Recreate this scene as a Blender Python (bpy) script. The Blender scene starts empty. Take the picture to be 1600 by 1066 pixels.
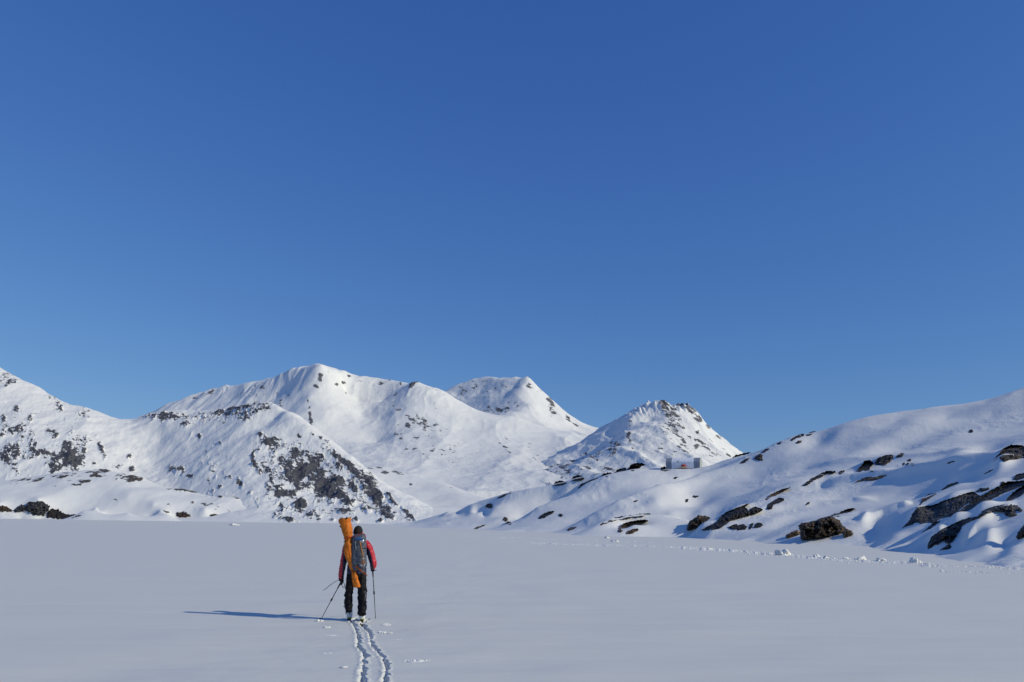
import bpy, bmesh, math, random
import numpy as np
from mathutils import Vector, Matrix
from mathutils.bvhtree import BVHTree
random.seed(7)
scene = bpy.context.scene
COL = scene.collection

# ------------------------------------------------------------------ camera
F, CX, CY, CAMH = 1244.0, 800.0, 533.0, 2.0          # focal length in px of the 1600 px wide photograph
THETA = math.atan((816.0 - 533.0) / F)               # camera pitched up
RHO = math.radians(0.8)                              # and held with a slight roll
_f = Vector((0, math.cos(THETA), math.sin(THETA)))
_u0 = Vector((0, -math.sin(THETA), math.cos(THETA)))
_r0 = Vector((1, 0, 0))
_r = _r0 * math.cos(RHO) + _u0 * math.sin(RHO)
_u = _u0 * math.cos(RHO) - _r0 * math.sin(RHO)
CAMP = Vector((0, 0, CAMH))
cam_data = bpy.data.cameras.new('camera')
cam = bpy.data.objects.new('camera', cam_data); COL.objects.link(cam)
cam_data.sensor_fit = 'HORIZONTAL'; cam_data.sensor_width = 36.0; cam_data.lens = F / 1600.0 * 36.0
cam_data.clip_start = 0.1; cam_data.clip_end = 60000
cam.matrix_world = Matrix(((_r.x, _u.x, -_f.x, 0), (_r.y, _u.y, -_f.y, 0), (_r.z, _u.z, -_f.z, CAMH), (0, 0, 0, 1)))
scene.camera = cam

# ------------------------------------------------------------------ sky, sun, exposure
SUN = Vector((0.925, -0.38, 0)); SUN.normalize()
SUN_EL = math.radians(27.5)
SUNV = Vector((SUN.x * math.cos(SUN_EL), SUN.y * math.cos(SUN_EL), math.sin(SUN_EL)))
world = bpy.data.worlds.new('World'); scene.world = world; world.use_nodes = True
wn = world.node_tree.nodes; wl = world.node_tree.links
bg = wn['Background']; bg.inputs['Strength'].default_value = 0.085
sky = wn.new('ShaderNodeTexSky'); sky.sky_type = 'NISHITA'; sky.sun_disc = False
sky.sun_elevation = SUN_EL; sky.sun_rotation = math.atan2(SUNV.x, SUNV.y)
sky.altitude = 0; sky.air_density = 1.0; sky.dust_density = 0.15; sky.ozone_density = 2.5
# white balance of the camera: one curve per colour channel for the whole sky
sp = wn.new('ShaderNodeSeparateColor'); cb = wn.new('ShaderNodeCombineColor'); wl.new(sky.outputs[0], sp.inputs[0])
for i, (gain, power) in enumerate(((0.52, 1.0), (0.99, 0.80), (2.64, 0.50))):
    pw = wn.new('ShaderNodeMath'); pw.operation = 'POWER'; pw.inputs[1].default_value = power; wl.new(sp.outputs[i], pw.inputs[0])
    ml_ = wn.new('ShaderNodeMath'); ml_.operation = 'MULTIPLY'; ml_.inputs[1].default_value = gain; wl.new(pw.outputs[0], ml_.inputs[0])
    wl.new(ml_.outputs[0], cb.inputs[i])
wl.new(cb.outputs[0], bg.inputs[0])
sun_data = bpy.data.lights.new('sun', 'SUN'); sun_data.energy = 2.88; sun_data.angle = math.radians(0.53)
sun_data.color = (1.0, 0.945, 0.75)
sun = bpy.data.objects.new('sun', sun_data); COL.objects.link(sun)
sun.rotation_euler = SUNV.to_track_quat('Z', 'Y').to_euler(); sun.location = SUNV * 100
scene.view_settings.view_transform = 'Standard'; scene.view_settings.look = 'None'
scene.view_settings.exposure = 0.0; scene.view_settings.gamma = 1.0; scene.view_settings.use_curve_mapping = False

# ------------------------------------------------------------------ helpers
def ray(u, v):
    return _r * ((u - CX) / F) + _u * ((CY - v) / F) + _f
def P(u, v, D):
    """point of the place seen at photo pixel (u, v), D metres ahead"""
    d = ray(u, v); return CAMP + d * (D / d.y)
def ground(u, v, z=0.0):
    d = ray(u, v); return CAMP + d * ((z - CAMH) / d.z)
_R = np.array(_r); _U = np.array(_u); _Fw = np.array(_f)
def project(X, Y, Z):
    q = np.stack([X, Y, Z - CAMH], -1)
    w = q @ _Fw
    return CX + F * (q @ _R) / w, CY - F * (q @ _U) / w

def tag(o, label=None, cat=None, group=None, kind=None):
    if label: o['label'] = label
    if cat: o['category'] = cat
    if group: o['group'] = group
    if kind: o['kind'] = kind
    return o
def empty(name, loc, label, cat, group=None, rz=0.0):
    o = bpy.data.objects.new(name, None); COL.objects.link(o); o.location = loc
    o.rotation_euler = (0, 0, rz); o.empty_display_size = 0.2
    return tag(o, label, cat, group)
def link(name, me, mat=None, parent=None, smooth=True):
    o = bpy.data.objects.new(name, me); COL.objects.link(o)
    if mat is not None and len(me.materials) == 0:
        me.materials.append(mat)
    if parent is not None: o.parent = parent
    if smooth:
        me.polygons.foreach_set('use_smooth', np.ones(len(me.polygons), bool))
    return o

# ---- noise
def _hash(ix, iy, seed):
    h = (ix.astype(np.int64) * 374761393 + iy.astype(np.int64) * 668265263 + seed * 974634777) & 0xffffffff
    h = ((h ^ (h >> 13)) * 1274126177) & 0xffffffff
    return (h ^ (h >> 16)) & 0xffffffff
def perlin(x, y, seed=0):
    x0 = np.floor(x); y0 = np.floor(y); fx = x - x0; fy = y - y0
    sx = fx * fx * fx * (fx * (fx * 6 - 15) + 10); sy = fy * fy * fy * (fy * (fy * 6 - 15) + 10)
    def g(ax, ay, dx, dy):
        a = _hash(ax, ay, seed) * (2 * math.pi / 4294967296.0)
        return np.cos(a) * dx + np.sin(a) * dy
    n00 = g(x0, y0, fx, fy); n10 = g(x0 + 1, y0, fx - 1, fy)
    n01 = g(x0, y0 + 1, fx, fy - 1); n11 = g(x0 + 1, y0 + 1, fx - 1, fy - 1)
    a = n00 + sx * (n10 - n00); b = n01 + sx * (n11 - n01)
    return (a + sy * (b - a)) * 1.5
def fbm(x, y, oct=5, seed=0, gain=0.5, lac=2.03):
    s = 0; a = 1.0
    for i in range(oct):
        s = s + a * perlin(x, y, seed + i * 17); x = x * lac + 3.7; y = y * lac - 1.3; a *= gain
    return s
def ridged(x, y, oct=5, seed=0, gain=0.5):
    s = 0; a = 1.0; w = 1.0
    for i in range(oct):
        n = 1 - np.abs(perlin(x, y, seed + i * 31)); n = n * n * w
        s = s + a * n; w = np.clip(n * 1.5, 0, 1); x = x * 2.07 + 1.7; y = y * 2.07 + 9.2; a *= gain
    return s
def sstep(a, b, x):
    t = np.clip((x - a) / (b - a), 0, 1); return t * t * (3 - 2 * t)
def blur(Z, n, ax=(0, 1)):
    for _ in range(n):
        for a in ax:
            P_ = np.pad(Z, [(1, 1) if k == a else (0, 0) for k in (0, 1)], mode='edge')
            Z = (P_[:-2] + 2 * P_[1:-1] + P_[2:]) / 4 if a == 0 else (P_[:, :-2] + 2 * P_[:, 1:-1] + P_[:, 2:]) / 4
    return Z

def grid_mesh(name, X, Y, Z, attrs=None):
    n, m = X.shape
    me = bpy.data.meshes.new(name)
    me.vertices.add(n * m)
    co = np.stack([X, Y, Z], -1).astype(np.float32).reshape(-1)
    me.vertices.foreach_set('co', co)
    i = np.arange(n * m).reshape(n, m)
    q = np.stack([i[:-1, :-1], i[:-1, 1:], i[1:, 1:], i[1:, :-1]], -1).reshape(-1, 4)
    me.loops.add(q.size); me.loops.foreach_set('vertex_index', q.reshape(-1).astype(np.int32))
    me.polygons.add(len(q))
    me.polygons.foreach_set('loop_start', (np.arange(len(q)) * 4).astype(np.int32))
    me.update(calc_edges=True)
    for k, v in (attrs or {}).items():
        a = me.attributes.new(k, 'FLOAT', 'POINT'); a.data.foreach_set('value', v.astype(np.float32).reshape(-1))
    return me
def raw_mesh(name, V, Fs, mats=None, fm=None):
    me = bpy.data.meshes.new(name)
    me.from_pydata([tuple(map(float, v)) for v in V], [], [tuple(int(i) for i in f) for f in Fs])
    if mats:
        for m_ in mats: me.materials.append(m_)
        if fm is not None: me.polygons.foreach_set('material_index', np.array(fm, np.int32))
    me.update(); return me

# ---- node material helpers
def newmat(name):
    m = bpy.data.materials.new(name); m.use_nodes = True
    return m, m.node_tree.nodes, m.node_tree.links, m.node_tree.nodes['Principled BSDF']
def plain(name, col, rough=0.6, metal=0.0, noise=0.0, nscale=40.0, bump=0.0, bscale=60.0, sheen=0.0):
    m, N, L, b = newmat(name)
    b.inputs['Roughness'].default_value = rough; b.inputs['Metallic'].default_value = metal
    b.inputs['Base Color'].default_value = (*col, 1)
    if metal == 0 and rough >= .5: b.inputs['Specular IOR Level'].default_value = .18
    if sheen: b.inputs['Sheen Weight'].default_value = sheen
    tc = N.new('ShaderNodeTexCoord')
    if noise:
        n = N.new('ShaderNodeTexNoise'); n.inputs['Scale'].default_value = nscale; n.inputs['Detail'].default_value = 5
        L.new(tc.outputs['Object'], n.inputs['Vector'])
        r = N.new('ShaderNodeMapRange'); r.inputs[1].default_value = .3; r.inputs[2].default_value = .7
        r.inputs[3].default_value = 1 - noise; r.inputs[4].default_value = 1 + noise
        L.new(n.outputs[0], r.inputs[0])
        v = N.new('ShaderNodeVectorMath'); v.operation = 'SCALE'; v.inputs[0].default_value = col
        L.new(r.outputs[0], v.inputs['Scale']); L.new(v.outputs[0], b.inputs['Base Color'])
    if bump:
        n2 = N.new('ShaderNodeTexNoise'); n2.inputs['Scale'].default_value = bscale; n2.inputs['Detail'].default_value = 6
        L.new(tc.outputs['Object'], n2.inputs['Vector'])
        bp = N.new('ShaderNodeBump'); bp.inputs['Strength'].default_value = bump; bp.inputs['Distance'].default_value = .02
        L.new(n2.outputs[0], bp.inputs['Height']); L.new(bp.outputs[0], b.inputs['Normal'])
    return m
# ------------------------------------------------------------------ terrain materials
SNOW = (0.84, 0.82, 0.765)
def noise_node(N, L, vec, scale, detail=6, rough=0.55, dim='3D'):
    n = N.new('ShaderNodeTexNoise'); n.inputs['Scale'].default_value = scale
    n.inputs['Detail'].default_value = detail; n.inputs['Roughness'].default_value = rough
    L.new(vec, n.inputs['Vector']); return n.outputs[0]
def math_node(N, L, op, a, b=None, clamp=False):
    n = N.new('ShaderNodeMath'); n.operation = op; n.use_clamp = clamp
    for i, x in enumerate((a, b)):
        if x is None: continue
        if isinstance(x, (int, float)): n.inputs[i].default_value = x
        else: L.new(x, n.inputs[i])
    return n.outputs[0]
def snow_rock(name, fine, rock_a, rock_b, edge=0.25, bump=0.5, bdist=1.0, aniso=(1, 1, 1), snow_bump=0.15, sb_scale=None, gain=3.6, rot=0.0, thr=0.0):
    """snow with rock where the 'rock' vertex field rises above zero; fine = size (1/m) of the break-up"""
    m, N, L, b = newmat(name)
    tc = N.new('ShaderNodeTexCoord'); mp = N.new('ShaderNodeMapping')
    mp.inputs['Scale'].default_value = aniso
    mr_ = N.new('ShaderNodeMapping'); mr_.inputs['Rotation'].default_value = (0, math.radians(rot), 0)
    L.new(tc.outputs['Object'], mr_.inputs[0]); L.new(mr_.outputs[0], mp.inputs[0]); vec = mp.outputs[0]
    at = N.new('ShaderNodeAttribute'); at.attribute_name = 'rock'
    n1 = noise_node(N, L, vec, fine, 8, 0.65)
    f = math_node(N, L, 'ADD', at.outputs['Fac'], math_node(N, L, 'MULTIPLY', math_node(N, L, 'SUBTRACT', n1, 0.5), 2.2))
    mask = N.new('ShaderNodeMapRange'); mask.interpolation_type = 'SMOOTHSTEP'
    mask.inputs[1].default_value = 0.0; mask.inputs[2].default_value = edge * 0.6; L.new(f, mask.inputs[0])
    cr = N.new('ShaderNodeValToRGB'); cr.color_ramp.elements[0].position = .32; cr.color_ramp.elements[1].position = .68
    cr.color_ramp.elements[0].color = (*rock_a, 1); cr.color_ramp.elements[1].color = (*rock_b, 1)
    L.new(noise_node(N, L, vec, fine * 2.3, 6, 0.7), cr.inputs[0])
    mx = N.new('ShaderNodeMix'); mx.data_type = 'RGBA'
    L.new(mask.outputs[0], mx.inputs[0]); mx.inputs[6].default_value = (*SNOW, 1); L.new(cr.outputs[0], mx.inputs[7])
    L.new(mx.outputs[2], b.inputs['Base Color']); b.inputs['Roughness'].default_value = 0.75
    b.inputs['Specular IOR Level'].default_value = 0.25
    # relief: rough rock, gently wind-worked snow
    hr = noise_node(N, L, vec, fine * 1.6, 8, 0.7)
    hs = noise_node(N, L, tc.outputs['Object'], sb_scale or fine * 0.7, 7, 0.6)
    pa = N.new('ShaderNodeMapRange'); pa.inputs[1].default_value = .42; pa.inputs[2].default_value = .62; pa.inputs[3].default_value = .35; pa.inputs[4].default_value = 2.2
    L.new(noise_node(N, L, tc.outputs['Object'], (sb_scale or fine * .7) * .09, 3, .5), pa.inputs[0])
    hs = math_node(N, L, 'MULTIPLY', hs, pa.outputs[0])
    h = math_node(N, L, 'ADD', math_node(N, L, 'MULTIPLY', math_node(N, L, 'MULTIPLY', hr, mask.outputs[0]), 1.0),
                  math_node(N, L, 'MULTIPLY', hs, snow_bump))
    bp = N.new('ShaderNodeBump'); bp.inputs['Strength'].default_value = bump; bp.inputs['Distance'].default_value = bdist
    L.new(h, bp.inputs['Height']); L.new(bp.outputs[0], b.inputs['Normal'])
    return m

# ------------------------------------------------------------------ terrain builder
def dens(line, step=14.0):
    out = []
    for a, b in zip(line[:-1], line[1:]):
        n = max(1, int(math.hypot(b[0] - a[0], b[1] - a[1]) / step))
        for k in range(n):
            t = k / n
            out.append((a[0] + (b[0] - a[0]) * t, a[1] + (b[1] - a[1]) * t,
                        math.exp(math.log(a[2]) * (1 - t) + math.log(b[2]) * t)))
    out.append(line[-1]); return out
def shore(us_vs, step=30):
    """points where the lake snow ends: z = 0 at that pixel"""
    out = []
    for a, b in zip(us_vs[:-1], us_vs[1:]):
        n = max(1, int(abs(b[0] - a[0]) / step))
        for k in range(n):
            t = k / n; out.append(ground(a[0] + (b[0] - a[0]) * t, a[1] + (b[1] - a[1]) * t))
    out.append(ground(*us_vs[-1])); return out
def field(X, Y, Z, blobs):
    """rock-density field from outcrops (u, v, ru, rv, rotation, strength)"""
    U, V = project(X, Y, Z)
    f = np.zeros_like(X)
    for (cu, cv, ru, rv, rot, s) in blobs:
        s = .93 + (s - .92) * .66 if s > .88 else s
        g_ = 1.22 if max(ru, rv) > 11 else 0.92; ru, rv = ru * g_ + .4, rv * g_ + .4
        sel = (np.abs(U - cu) < 3 * max(ru, rv)) & (np.abs(V - cv) < 3 * max(ru, rv))
        c, sn = math.cos(math.radians(rot)), math.sin(math.radians(rot))
        du = U[sel] - cu; dv = V[sel] - cv
        q = ((du * c + dv * sn) / ru) ** 2 + ((-du * sn + dv * c) / rv) ** 2
        f[sel] = np.maximum(f[sel], s * np.exp(-q * 0.7))
    return f
SHEETS = {}
def terrain(name, pts, u0, u1, D0, D1, nu, nd, mat, noises, blobs=(), rock_noise=None, smooth=2, label=None,
            relief=0.0, base=-0.92, floor=-3.0, post=None, power=1.0, speckle=0.0):
    pts = np.array([tuple(p) for p in pts], float)
    a = pts[:, 0] / pts[:, 1]; l = np.log(pts[:, 1])
    # drop near-duplicate centres
    keep = []
    for i in range(len(a)):
        if all((a[i] - a[j]) ** 2 + (l[i] - l[j]) ** 2 > 0.006 ** 2 for j in keep): keep.append(i)
    a, l, z = a[keep], l[keep], pts[keep, 2]
    r = np.sqrt((a[:, None] - a[None]) ** 2 + (l[:, None] - l[None]) ** 2) ** power
    n = len(a); A = np.zeros((n + 1, n + 1)); A[:n, :n] = -r; A[:n, n] = 1; A[n, :n] = 1
    A[:n, :n] += np.eye(n) * 1e-4
    w = np.linalg.solve(A, np.append(z, 0))
    az = np.linspace((u0 - 800) * math.cos(THETA) / F, (u1 - 800) * math.cos(THETA) / F, nu)
    ld = np.linspace(math.log(D0), math.log(D1), nd)
    AZ, LD = np.meshgrid(az, ld)
    Z = np.full(AZ.shape, w[n])
    for i in range(n):
        Z -= w[i] * ((AZ - a[i]) ** 2 + (LD - l[i]) ** 2) ** (power / 2)
    Y = np.exp(LD); X = AZ * Y
    if smooth: Z = blur(Z, smooth)
    for fn in noises: Z = Z + fn(X, Y, Z)
    if post: Z = post(X, Y, Z)
    rk = np.full(X.shape, base)
    if len(blobs): rk = rk + field(X, Y, Z, blobs)
    if rock_noise is not None:
        rn = rock_noise(X, Y, Z); rk = rk + rn
    if speckle: rk = rk + speckle
    Z = Z + relief * np.clip(rk + 0.3, 0, 1.2) * (0.5 + fbm(X / relief / 3, Y / relief / 3, 4, 5)) if relief else Z
    ramp = np.linspace(0, 1, 14)[:, None]; Z[:14] = Z[:14] * ramp + min(floor, 0) * (1 - ramp)      # the sheet dives under its neighbour in front
    Z = np.maximum(Z, floor)
    me = grid_mesh(name, X, Y, Z, {'rock': rk})
    o = link(name, me, mat); tag(o, label, None, None, 'structure')
    SHEETS[name] = (X, Y, Z)
    return o
def skirt(uvs, k=0.93, z=-2.5):
    return [Vector((p.x * k, p.y * k, z)) for p in shore(uvs, 50)]
def behind(line, k=1.25, drop=0.4):
    out = []
    for (u, v, D) in dens(line, 40):
        p = P(u, v, D); out.append(Vector((p.x * k, p.y * k, p.z * drop)))
    return out
def L3(*lines):
    out = []
    for ln in lines:
        out += [P(*q) for q in (dens(ln) if len(ln) > 1 else ln)]
    return out

ROCKF_A, ROCKF_B = (0.065, 0.064, 0.074), (0.20, 0.19, 0.185)

# ---------- far mountain with the summit ridge and cirque
sky3 = [(60,720,2500),(160,680,2550),(244,645,2600),(263,634,2590),(300,620,2560),(326,612,2530),(352,602,2500),(379,600,2470),(405,593,2430),(431,587,2370),(458,575,2290),
        (484,571,2230),(502,568,2200),(513,574,2220),(523,578,2240),(555,585,2300),(589,588,2330),(628,593,2250),(652,593,2180),(673,604,2170),
        (694,614,2160),(719,627,2150),(760,644,2130),(801,652,2120),(850,665,2150),(900,680,2150),(960,700,2100)]
pts = L3(sky3,
    [(502,568,2200),(494,604,2130),(483,620,2080),(481,640,2010),(490,671,1900),(505,700,1820)],
    [(652,593,2180),(643,620,2080),(640,650,1970),(650,690,1800),(670,730,1600)],
    [(560,625,2220)],[(565,650,2100)],[(590,690,1900)],[(540,610,2240)],[(600,625,2200)],[(595,655,2050)],
    [(430,620,2210)],[(400,630,2210)],[(440,650,2050)],[(455,605,2200)],[(462,630,2090)],[(360,625,2330)],[(330,640,2260)],[(300,640,2370)],[(450,690,1800)],
    [(690,650,2000)],[(720,670,1940)],[(700,700,1760)],[(760,680,1900)],[(820,695,1850)],[(740,720,1640)],[(800,720,1650)],
    [(560,735,1500),(640,750,1420),(700,757,1380),(760,745,1450),(850,722,1650),(950,700,1850)],
    [(200,760,1550),(300,760,1450),(450,770,1350),(640,780,1200),(800,775,1250)]) + behind(sky3)
b3 = [(500,589,6,9,10,1.45),(494,604,7,4,25,1.3),(526,601,4,3,0,1.5),(536,598,5,2.5,0,1.4),(541,614,2.5,2,0,1.3),(599,600,9,5,30,1.2),(576,609,3,3,0,1.1),(644,602,9,7,-30,1.15),(650,596,6,3,0,1.4),(626,600,3,5,0,0.9),(481,626,2.5,10,0,1.25),(485,650,3,14,-8,1.25),(547,588,7,3,0,0.9),(512,580,9,4,30,0.95),(655,668,45,32,0,0.78),(620,640,30,40,0,0.62),(690,700,60,25,0,0.70),(400,610,60,12,-12,0.69),(450,620,35,30,0,0.58),(680,625,3,18,0,0.75),(800,700,60,25,0,0.58),(570,600,40,8,5,0.69),(630,595,40,4,3,0.69),(320,615,40,5,-22,0.86),(470,640,20,20,0,0.55)]
m3 = snow_rock('far_mountain_snow', 0.06, ROCKF_A, ROCKF_B, edge=0.30, bump=0.6, bdist=7, aniso=(.6, .6, 1), snow_bump=0.35, gain=7.0, rot=-35)
terrain('mountain_ridge', pts, 60, 1000, 1250, 2700, 760, 330, m3,
    [lambda X, Y, Z: 6 * ridged(X / 170, Y / 420, 5, 3,.4) - 6 + 1.4 * fbm(X / 60, Y / 60, 5, 8) + sstep(250, 390, Z) * 3.2 * (ridged((X + 30 * fbm(X / 160, Y / 160, 2, 93)) / 55, Y / 230, 4, 90, .6) - 1.0) * (.25 + .75 * sstep(-.3, .4, fbm(X / 200, Y / 400, 2, 94)))],
    b3, lambda X, Y, Z: 0.32 * fbm((X * .7 - Z * .7) / 40, (X * .7 + Z * .7) / 14, 5, 12, .7) + .04, smooth=1)

# ---------- flat topped mountain farther back
sky4 = [(600,650,3700),(660,630,3700),(691,613,3700),(719,596,3690),(739,589,3670),(787,589,3560),(825,587,3420),(830,592,3430),(837,603,3440),(856,618,3450),(873,634,3450),
        (897,652,3450),(915,668,3450),(942,672,3450),(1000,690,3450),(1080,700,3400)]
pts = L3(sky4, [(825,587,3420),(817,601,3330),(815,611,3280),(829,630,3160),(822,640,3080),(801,646,3000),(780,655,2900)],
    [(740,648,3300)],[(700,650,3400)],[(770,650,3160)],[(790,620,3330)],[(750,615,3520)],[(715,618,3600)],[(805,605,3400)],[(800,632,3200)],
    [(860,645,3200)],[(840,660,2950)],[(900,675,3100)],[(800,690,2500)],[(870,690,2600)],[(940,700,2700)],[(700,700,2500)]) + behind(sky4)
b4 = [(829,603,11,8,40,1.25),(841,612,7,6,40,1.0),(860,632,6,15,-12,1.3),(866,645,5,6,0,1.1),(887,653,5,8,-30,1.15),(900,665,10,4,35,1.0),(880,640,10,3,45,0.8),(765,605,50,14,0,0.72),(735,605,30,12,-30,0.8),(780,640,40,10,-10,0.87),(830,590,6,3,0,1.1)]
m4 = snow_rock('back_mountain_snow', 0.04, ROCKF_A, ROCKF_B, edge=0.30, bump=0.7, bdist=10, aniso=(.5, .6, 1.2), snow_bump=0.5, gain=7.0, rot=-30)
terrain('flat_mountain', pts, 560, 1090, 2300, 4300, 430, 240, m4,
    [lambda X, Y, Z: 8 * ridged((X + Y * .5) / 200, (Y - X * .5) / 500, 5, 9,.4) - 8 + 2 * fbm(X / 70, Y / 70, 4, 4)],
    b4, lambda X, Y, Z: 0.32 * fbm((X * .7 - Z * .7) / 50, (X * .7 + Z * .7) / 18, 5, 2, .7) + .04, smooth=1)

# ---------- pointed mountain
sky5 = [(560,800,1500),(640,775,1600),(702,757,1660),(753,747,1700),(822,728,1740),(856,716,1760),(891,701,1780),(925,683,1790),(942,673,1785),(959,659,1770),(980,642,1740),(990,634,1725),
        (1004,628,1712),(1018,631,1707),(1028,625,1705),(1034,623,1705),(1037,619,1705),(1042,624,1705),(1049,628,1705),(1062,627,1710),(1072,629,1710),(1080,635,1710),(1093,647,1710),(1107,666,1700),(1131,690,1680),
        (1152,707,1660),(1200,745,1600),(1260,790,1550)]
pts = L3(sky5, [(990,634,1725),(983,649,1650),(977,673,1570),(975,697,1490),(980,718,1420),(995,742,1330),(1010,770,1230)],
    [(800,768,1350)],[(860,762,1320)],[(900,740,1430)],[(950,740,1390)],[(850,742,1500)],[(925,712,1590)],[(950,700,1590)],[(760,772,1400)],[(700,785,1300)],[(880,722,1620)],[(960,680,1640)],
    [(1045,680,1520)],[(1080,715,1400)],[(1030,720,1400)],[(1120,720,1450)],[(1055,655,1620)],[(1015,655,1640)],[(1085,670,1590)],[(1000,690,1510)],[(1060,745,1280)],[(1150,750,1350)],
    [(640,800,1150),(800,800,1100),(1000,800,1050),(1200,800,1200)]) + behind(sky5, 1.3, .3)
b5 = [(1038,632,13,9,0,1.2),(1050,648,11,18,-15,1.1),(1062,632,18,5,0,1.1),(1042,625,10,3,0,1.4),(1062,680,10,30,-25,.92),(1059,677,5,14,-10,1.15),(1068,688,4,10,-35,1.15),(1080,639,14,6,35,1.2),(1090,655,9,6,35,1.35),(1090,675,4,4,0,1.3),(1087,697,7,7,30,1.3),(1001,655,10,3,15,1.0),(985,661,5,6,0,1.15),(983,680,6,7,30,1.2),(985,690,6,4,0,1.0),(1107,666,7,5,45,1.2),(1124,683,8,4,45,1.15),(1138,711,7,3,30,1.1),(1062,697,9,5,0,1.0),(1020,634,9,5,0,1.0),(1065,632,16,5,0,1.05),(1063,665,6,16,-25,1.05),(1075,683,12,3,45,1.05),(1040,665,12,18,0,0.88),(1030,700,60,30,0,0.61),(1110,700,30,16,20,0.74),(880,735,60,16,-20,0.84),(820,755,60,9,-14,.66),(920,715,40,14,-30,0.78),(955,735,26,16,0,0.74),(730,762,40,4,-12,.62),(960,700,12,25,20,0.81)]
m5 = snow_rock('pointed_mountain_snow', 0.09, ROCKF_A, ROCKF_B, edge=0.28, bump=0.6, bdist=5, aniso=(.6, .6, 1), snow_bump=0.45, gain=7.0, rot=-40)
terrain('pointed_mountain', pts, 520, 1280, 980, 2250, 650, 360, m5,
    [lambda X, Y, Z: 7 * ridged((X * .8 + Y * .4) / 80, (Y - X * .5) / 240, 5, 21,.45) - 7 + 1.7 * fbm(X / 30, Y / 30, 5, 6) + 7 * sstep(215, 262, Z) * (np.abs(fbm(X / 13, Y / 50, 4, 77)) + .35 * fbm(X / 6, Y / 20, 3, 78) - .55)],
    b5, lambda X, Y, Z: 0.34 * fbm((X * .8 - Z * .6) / 22, (X * .6 + Z * .8) / 9, 5, 2, .7) + .08, smooth=1)

# ---------- low snowy hill in front of the valley
sky6 = [(480,740,900),(540,728,900),(578,731,900),(600,729,900),(612,731,895),(636,742,880),(660,748,870),(684,752,850),(719,763,800),(740,770,780),(763,777,750),(800,787,700),(850,800,650),(920,812,600)]
pts = L3(sky6, [(640,775,740)],[(600,760,780)],[(700,790,680)],[(660,790,660)],[(740,797,640)],[(620,750,830)],[(660,763,800)],[(560,760,750)],
    [(585,805,520)],[(640,806,540),(672,800,575),(700,804,560),(730,806,540)], [(520,818,440),(600,820,430),(700,822,430),(850,824,430),(950,826,430)]) + behind(sky6, 1.2, .3)
b6 = [(590,731,15,3,0,1.25),(600,738,16,5,10,1.0),(622,738,16,4,15,1.15),(642,757,5,3,0,1.1),(640,780,20,3,10,0.75),(700,775,25,5,25,0.7),(630,795,25,6,20,0.7),(690,757,30,3,15,0.72)]
m6 = snow_rock('low_hill_snow', 0.07, ROCKF_A, ROCKF_B, edge=0.25, bump=0.5, bdist=5, aniso=(1, .6, 1), snow_bump=0.25)
terrain('low_hill', pts, 545, 960, 425, 1150, 360, 200, m6,
    [lambda X, Y, Z: (2.0 * fbm(X / 60, Y / 90, 4, 33,.4)) * sstep(0, 12, Z)],
    b6, lambda X, Y, Z: 0.2 * fbm(X / 30, Y / 30, 4, 2), smooth=3)

# ---------- left massif: smooth slope on the left, dark rocky buttress on the right
sky2 = [(-260,440,840),(-160,480,815),(-60,535,780),(0,572,745),(30,590,728),(60,606,708),(85,621,696),(110,632,688),(140,641,684),(175,652,684),(205,658,690),(236,647,700),(263,641,695),(302,641,690),(343,642,678),
        (379,634,660),(400,630,650),(421,627,640),(447,642,615),(484,668,592),(510,686,582),(536,705,568),(562,721,555),(578,734,545),(602,755,522),(628,781,492),(654,807,462)]
pts = L3(sky2, [(260,662,655),(300,664,645),(340,663,632),(375,666,615),(395,680,590),(385,720,557),(382,760,518)],
    [(410,668,610)],[(430,655,620)],[(350,650,660)],[(290,652,680)],
    [(215,690,640),(240,725,606),(275,765,550),(330,800,490)],
    [(300,700,612)],[(310,740,557)],[(345,770,520)],[(250,690,644)],[(260,740,570)],
    [(10,650,640)],[(10,700,592)],[(10,745,556)],[(60,690,598)],[(75,660,640)],[(95,645,662)],[(110,690,606)],[(110,735,564)],[(135,680,622)],[(150,720,582)],[(180,745,565)],[(165,690,622)],[(200,720,598)],
    [(-120,620,690)],[(-120,720,580)],[(-220,620,720)],
    [(430,700,570)],[(460,700,570)],[(470,730,545)],[(500,730,548)],[(440,760,515)],[(500,770,512)],[(540,760,520)],[(580,780,497)],[(470,790,482)],[(550,795,480)],[(400,730,545)],[(620,800,468)],
    [(380,812,455),(420,816,450),(500,817,450),(580,818,452),(655,818,450)],
    [(-250,800,520),(0,800,520),(200,802,500),(330,808,470)]) + skirt([(-250,806.9),(0,810.4),(400,816),(655,819.6)]) + behind(sky2, 1.22, .35)
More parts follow.
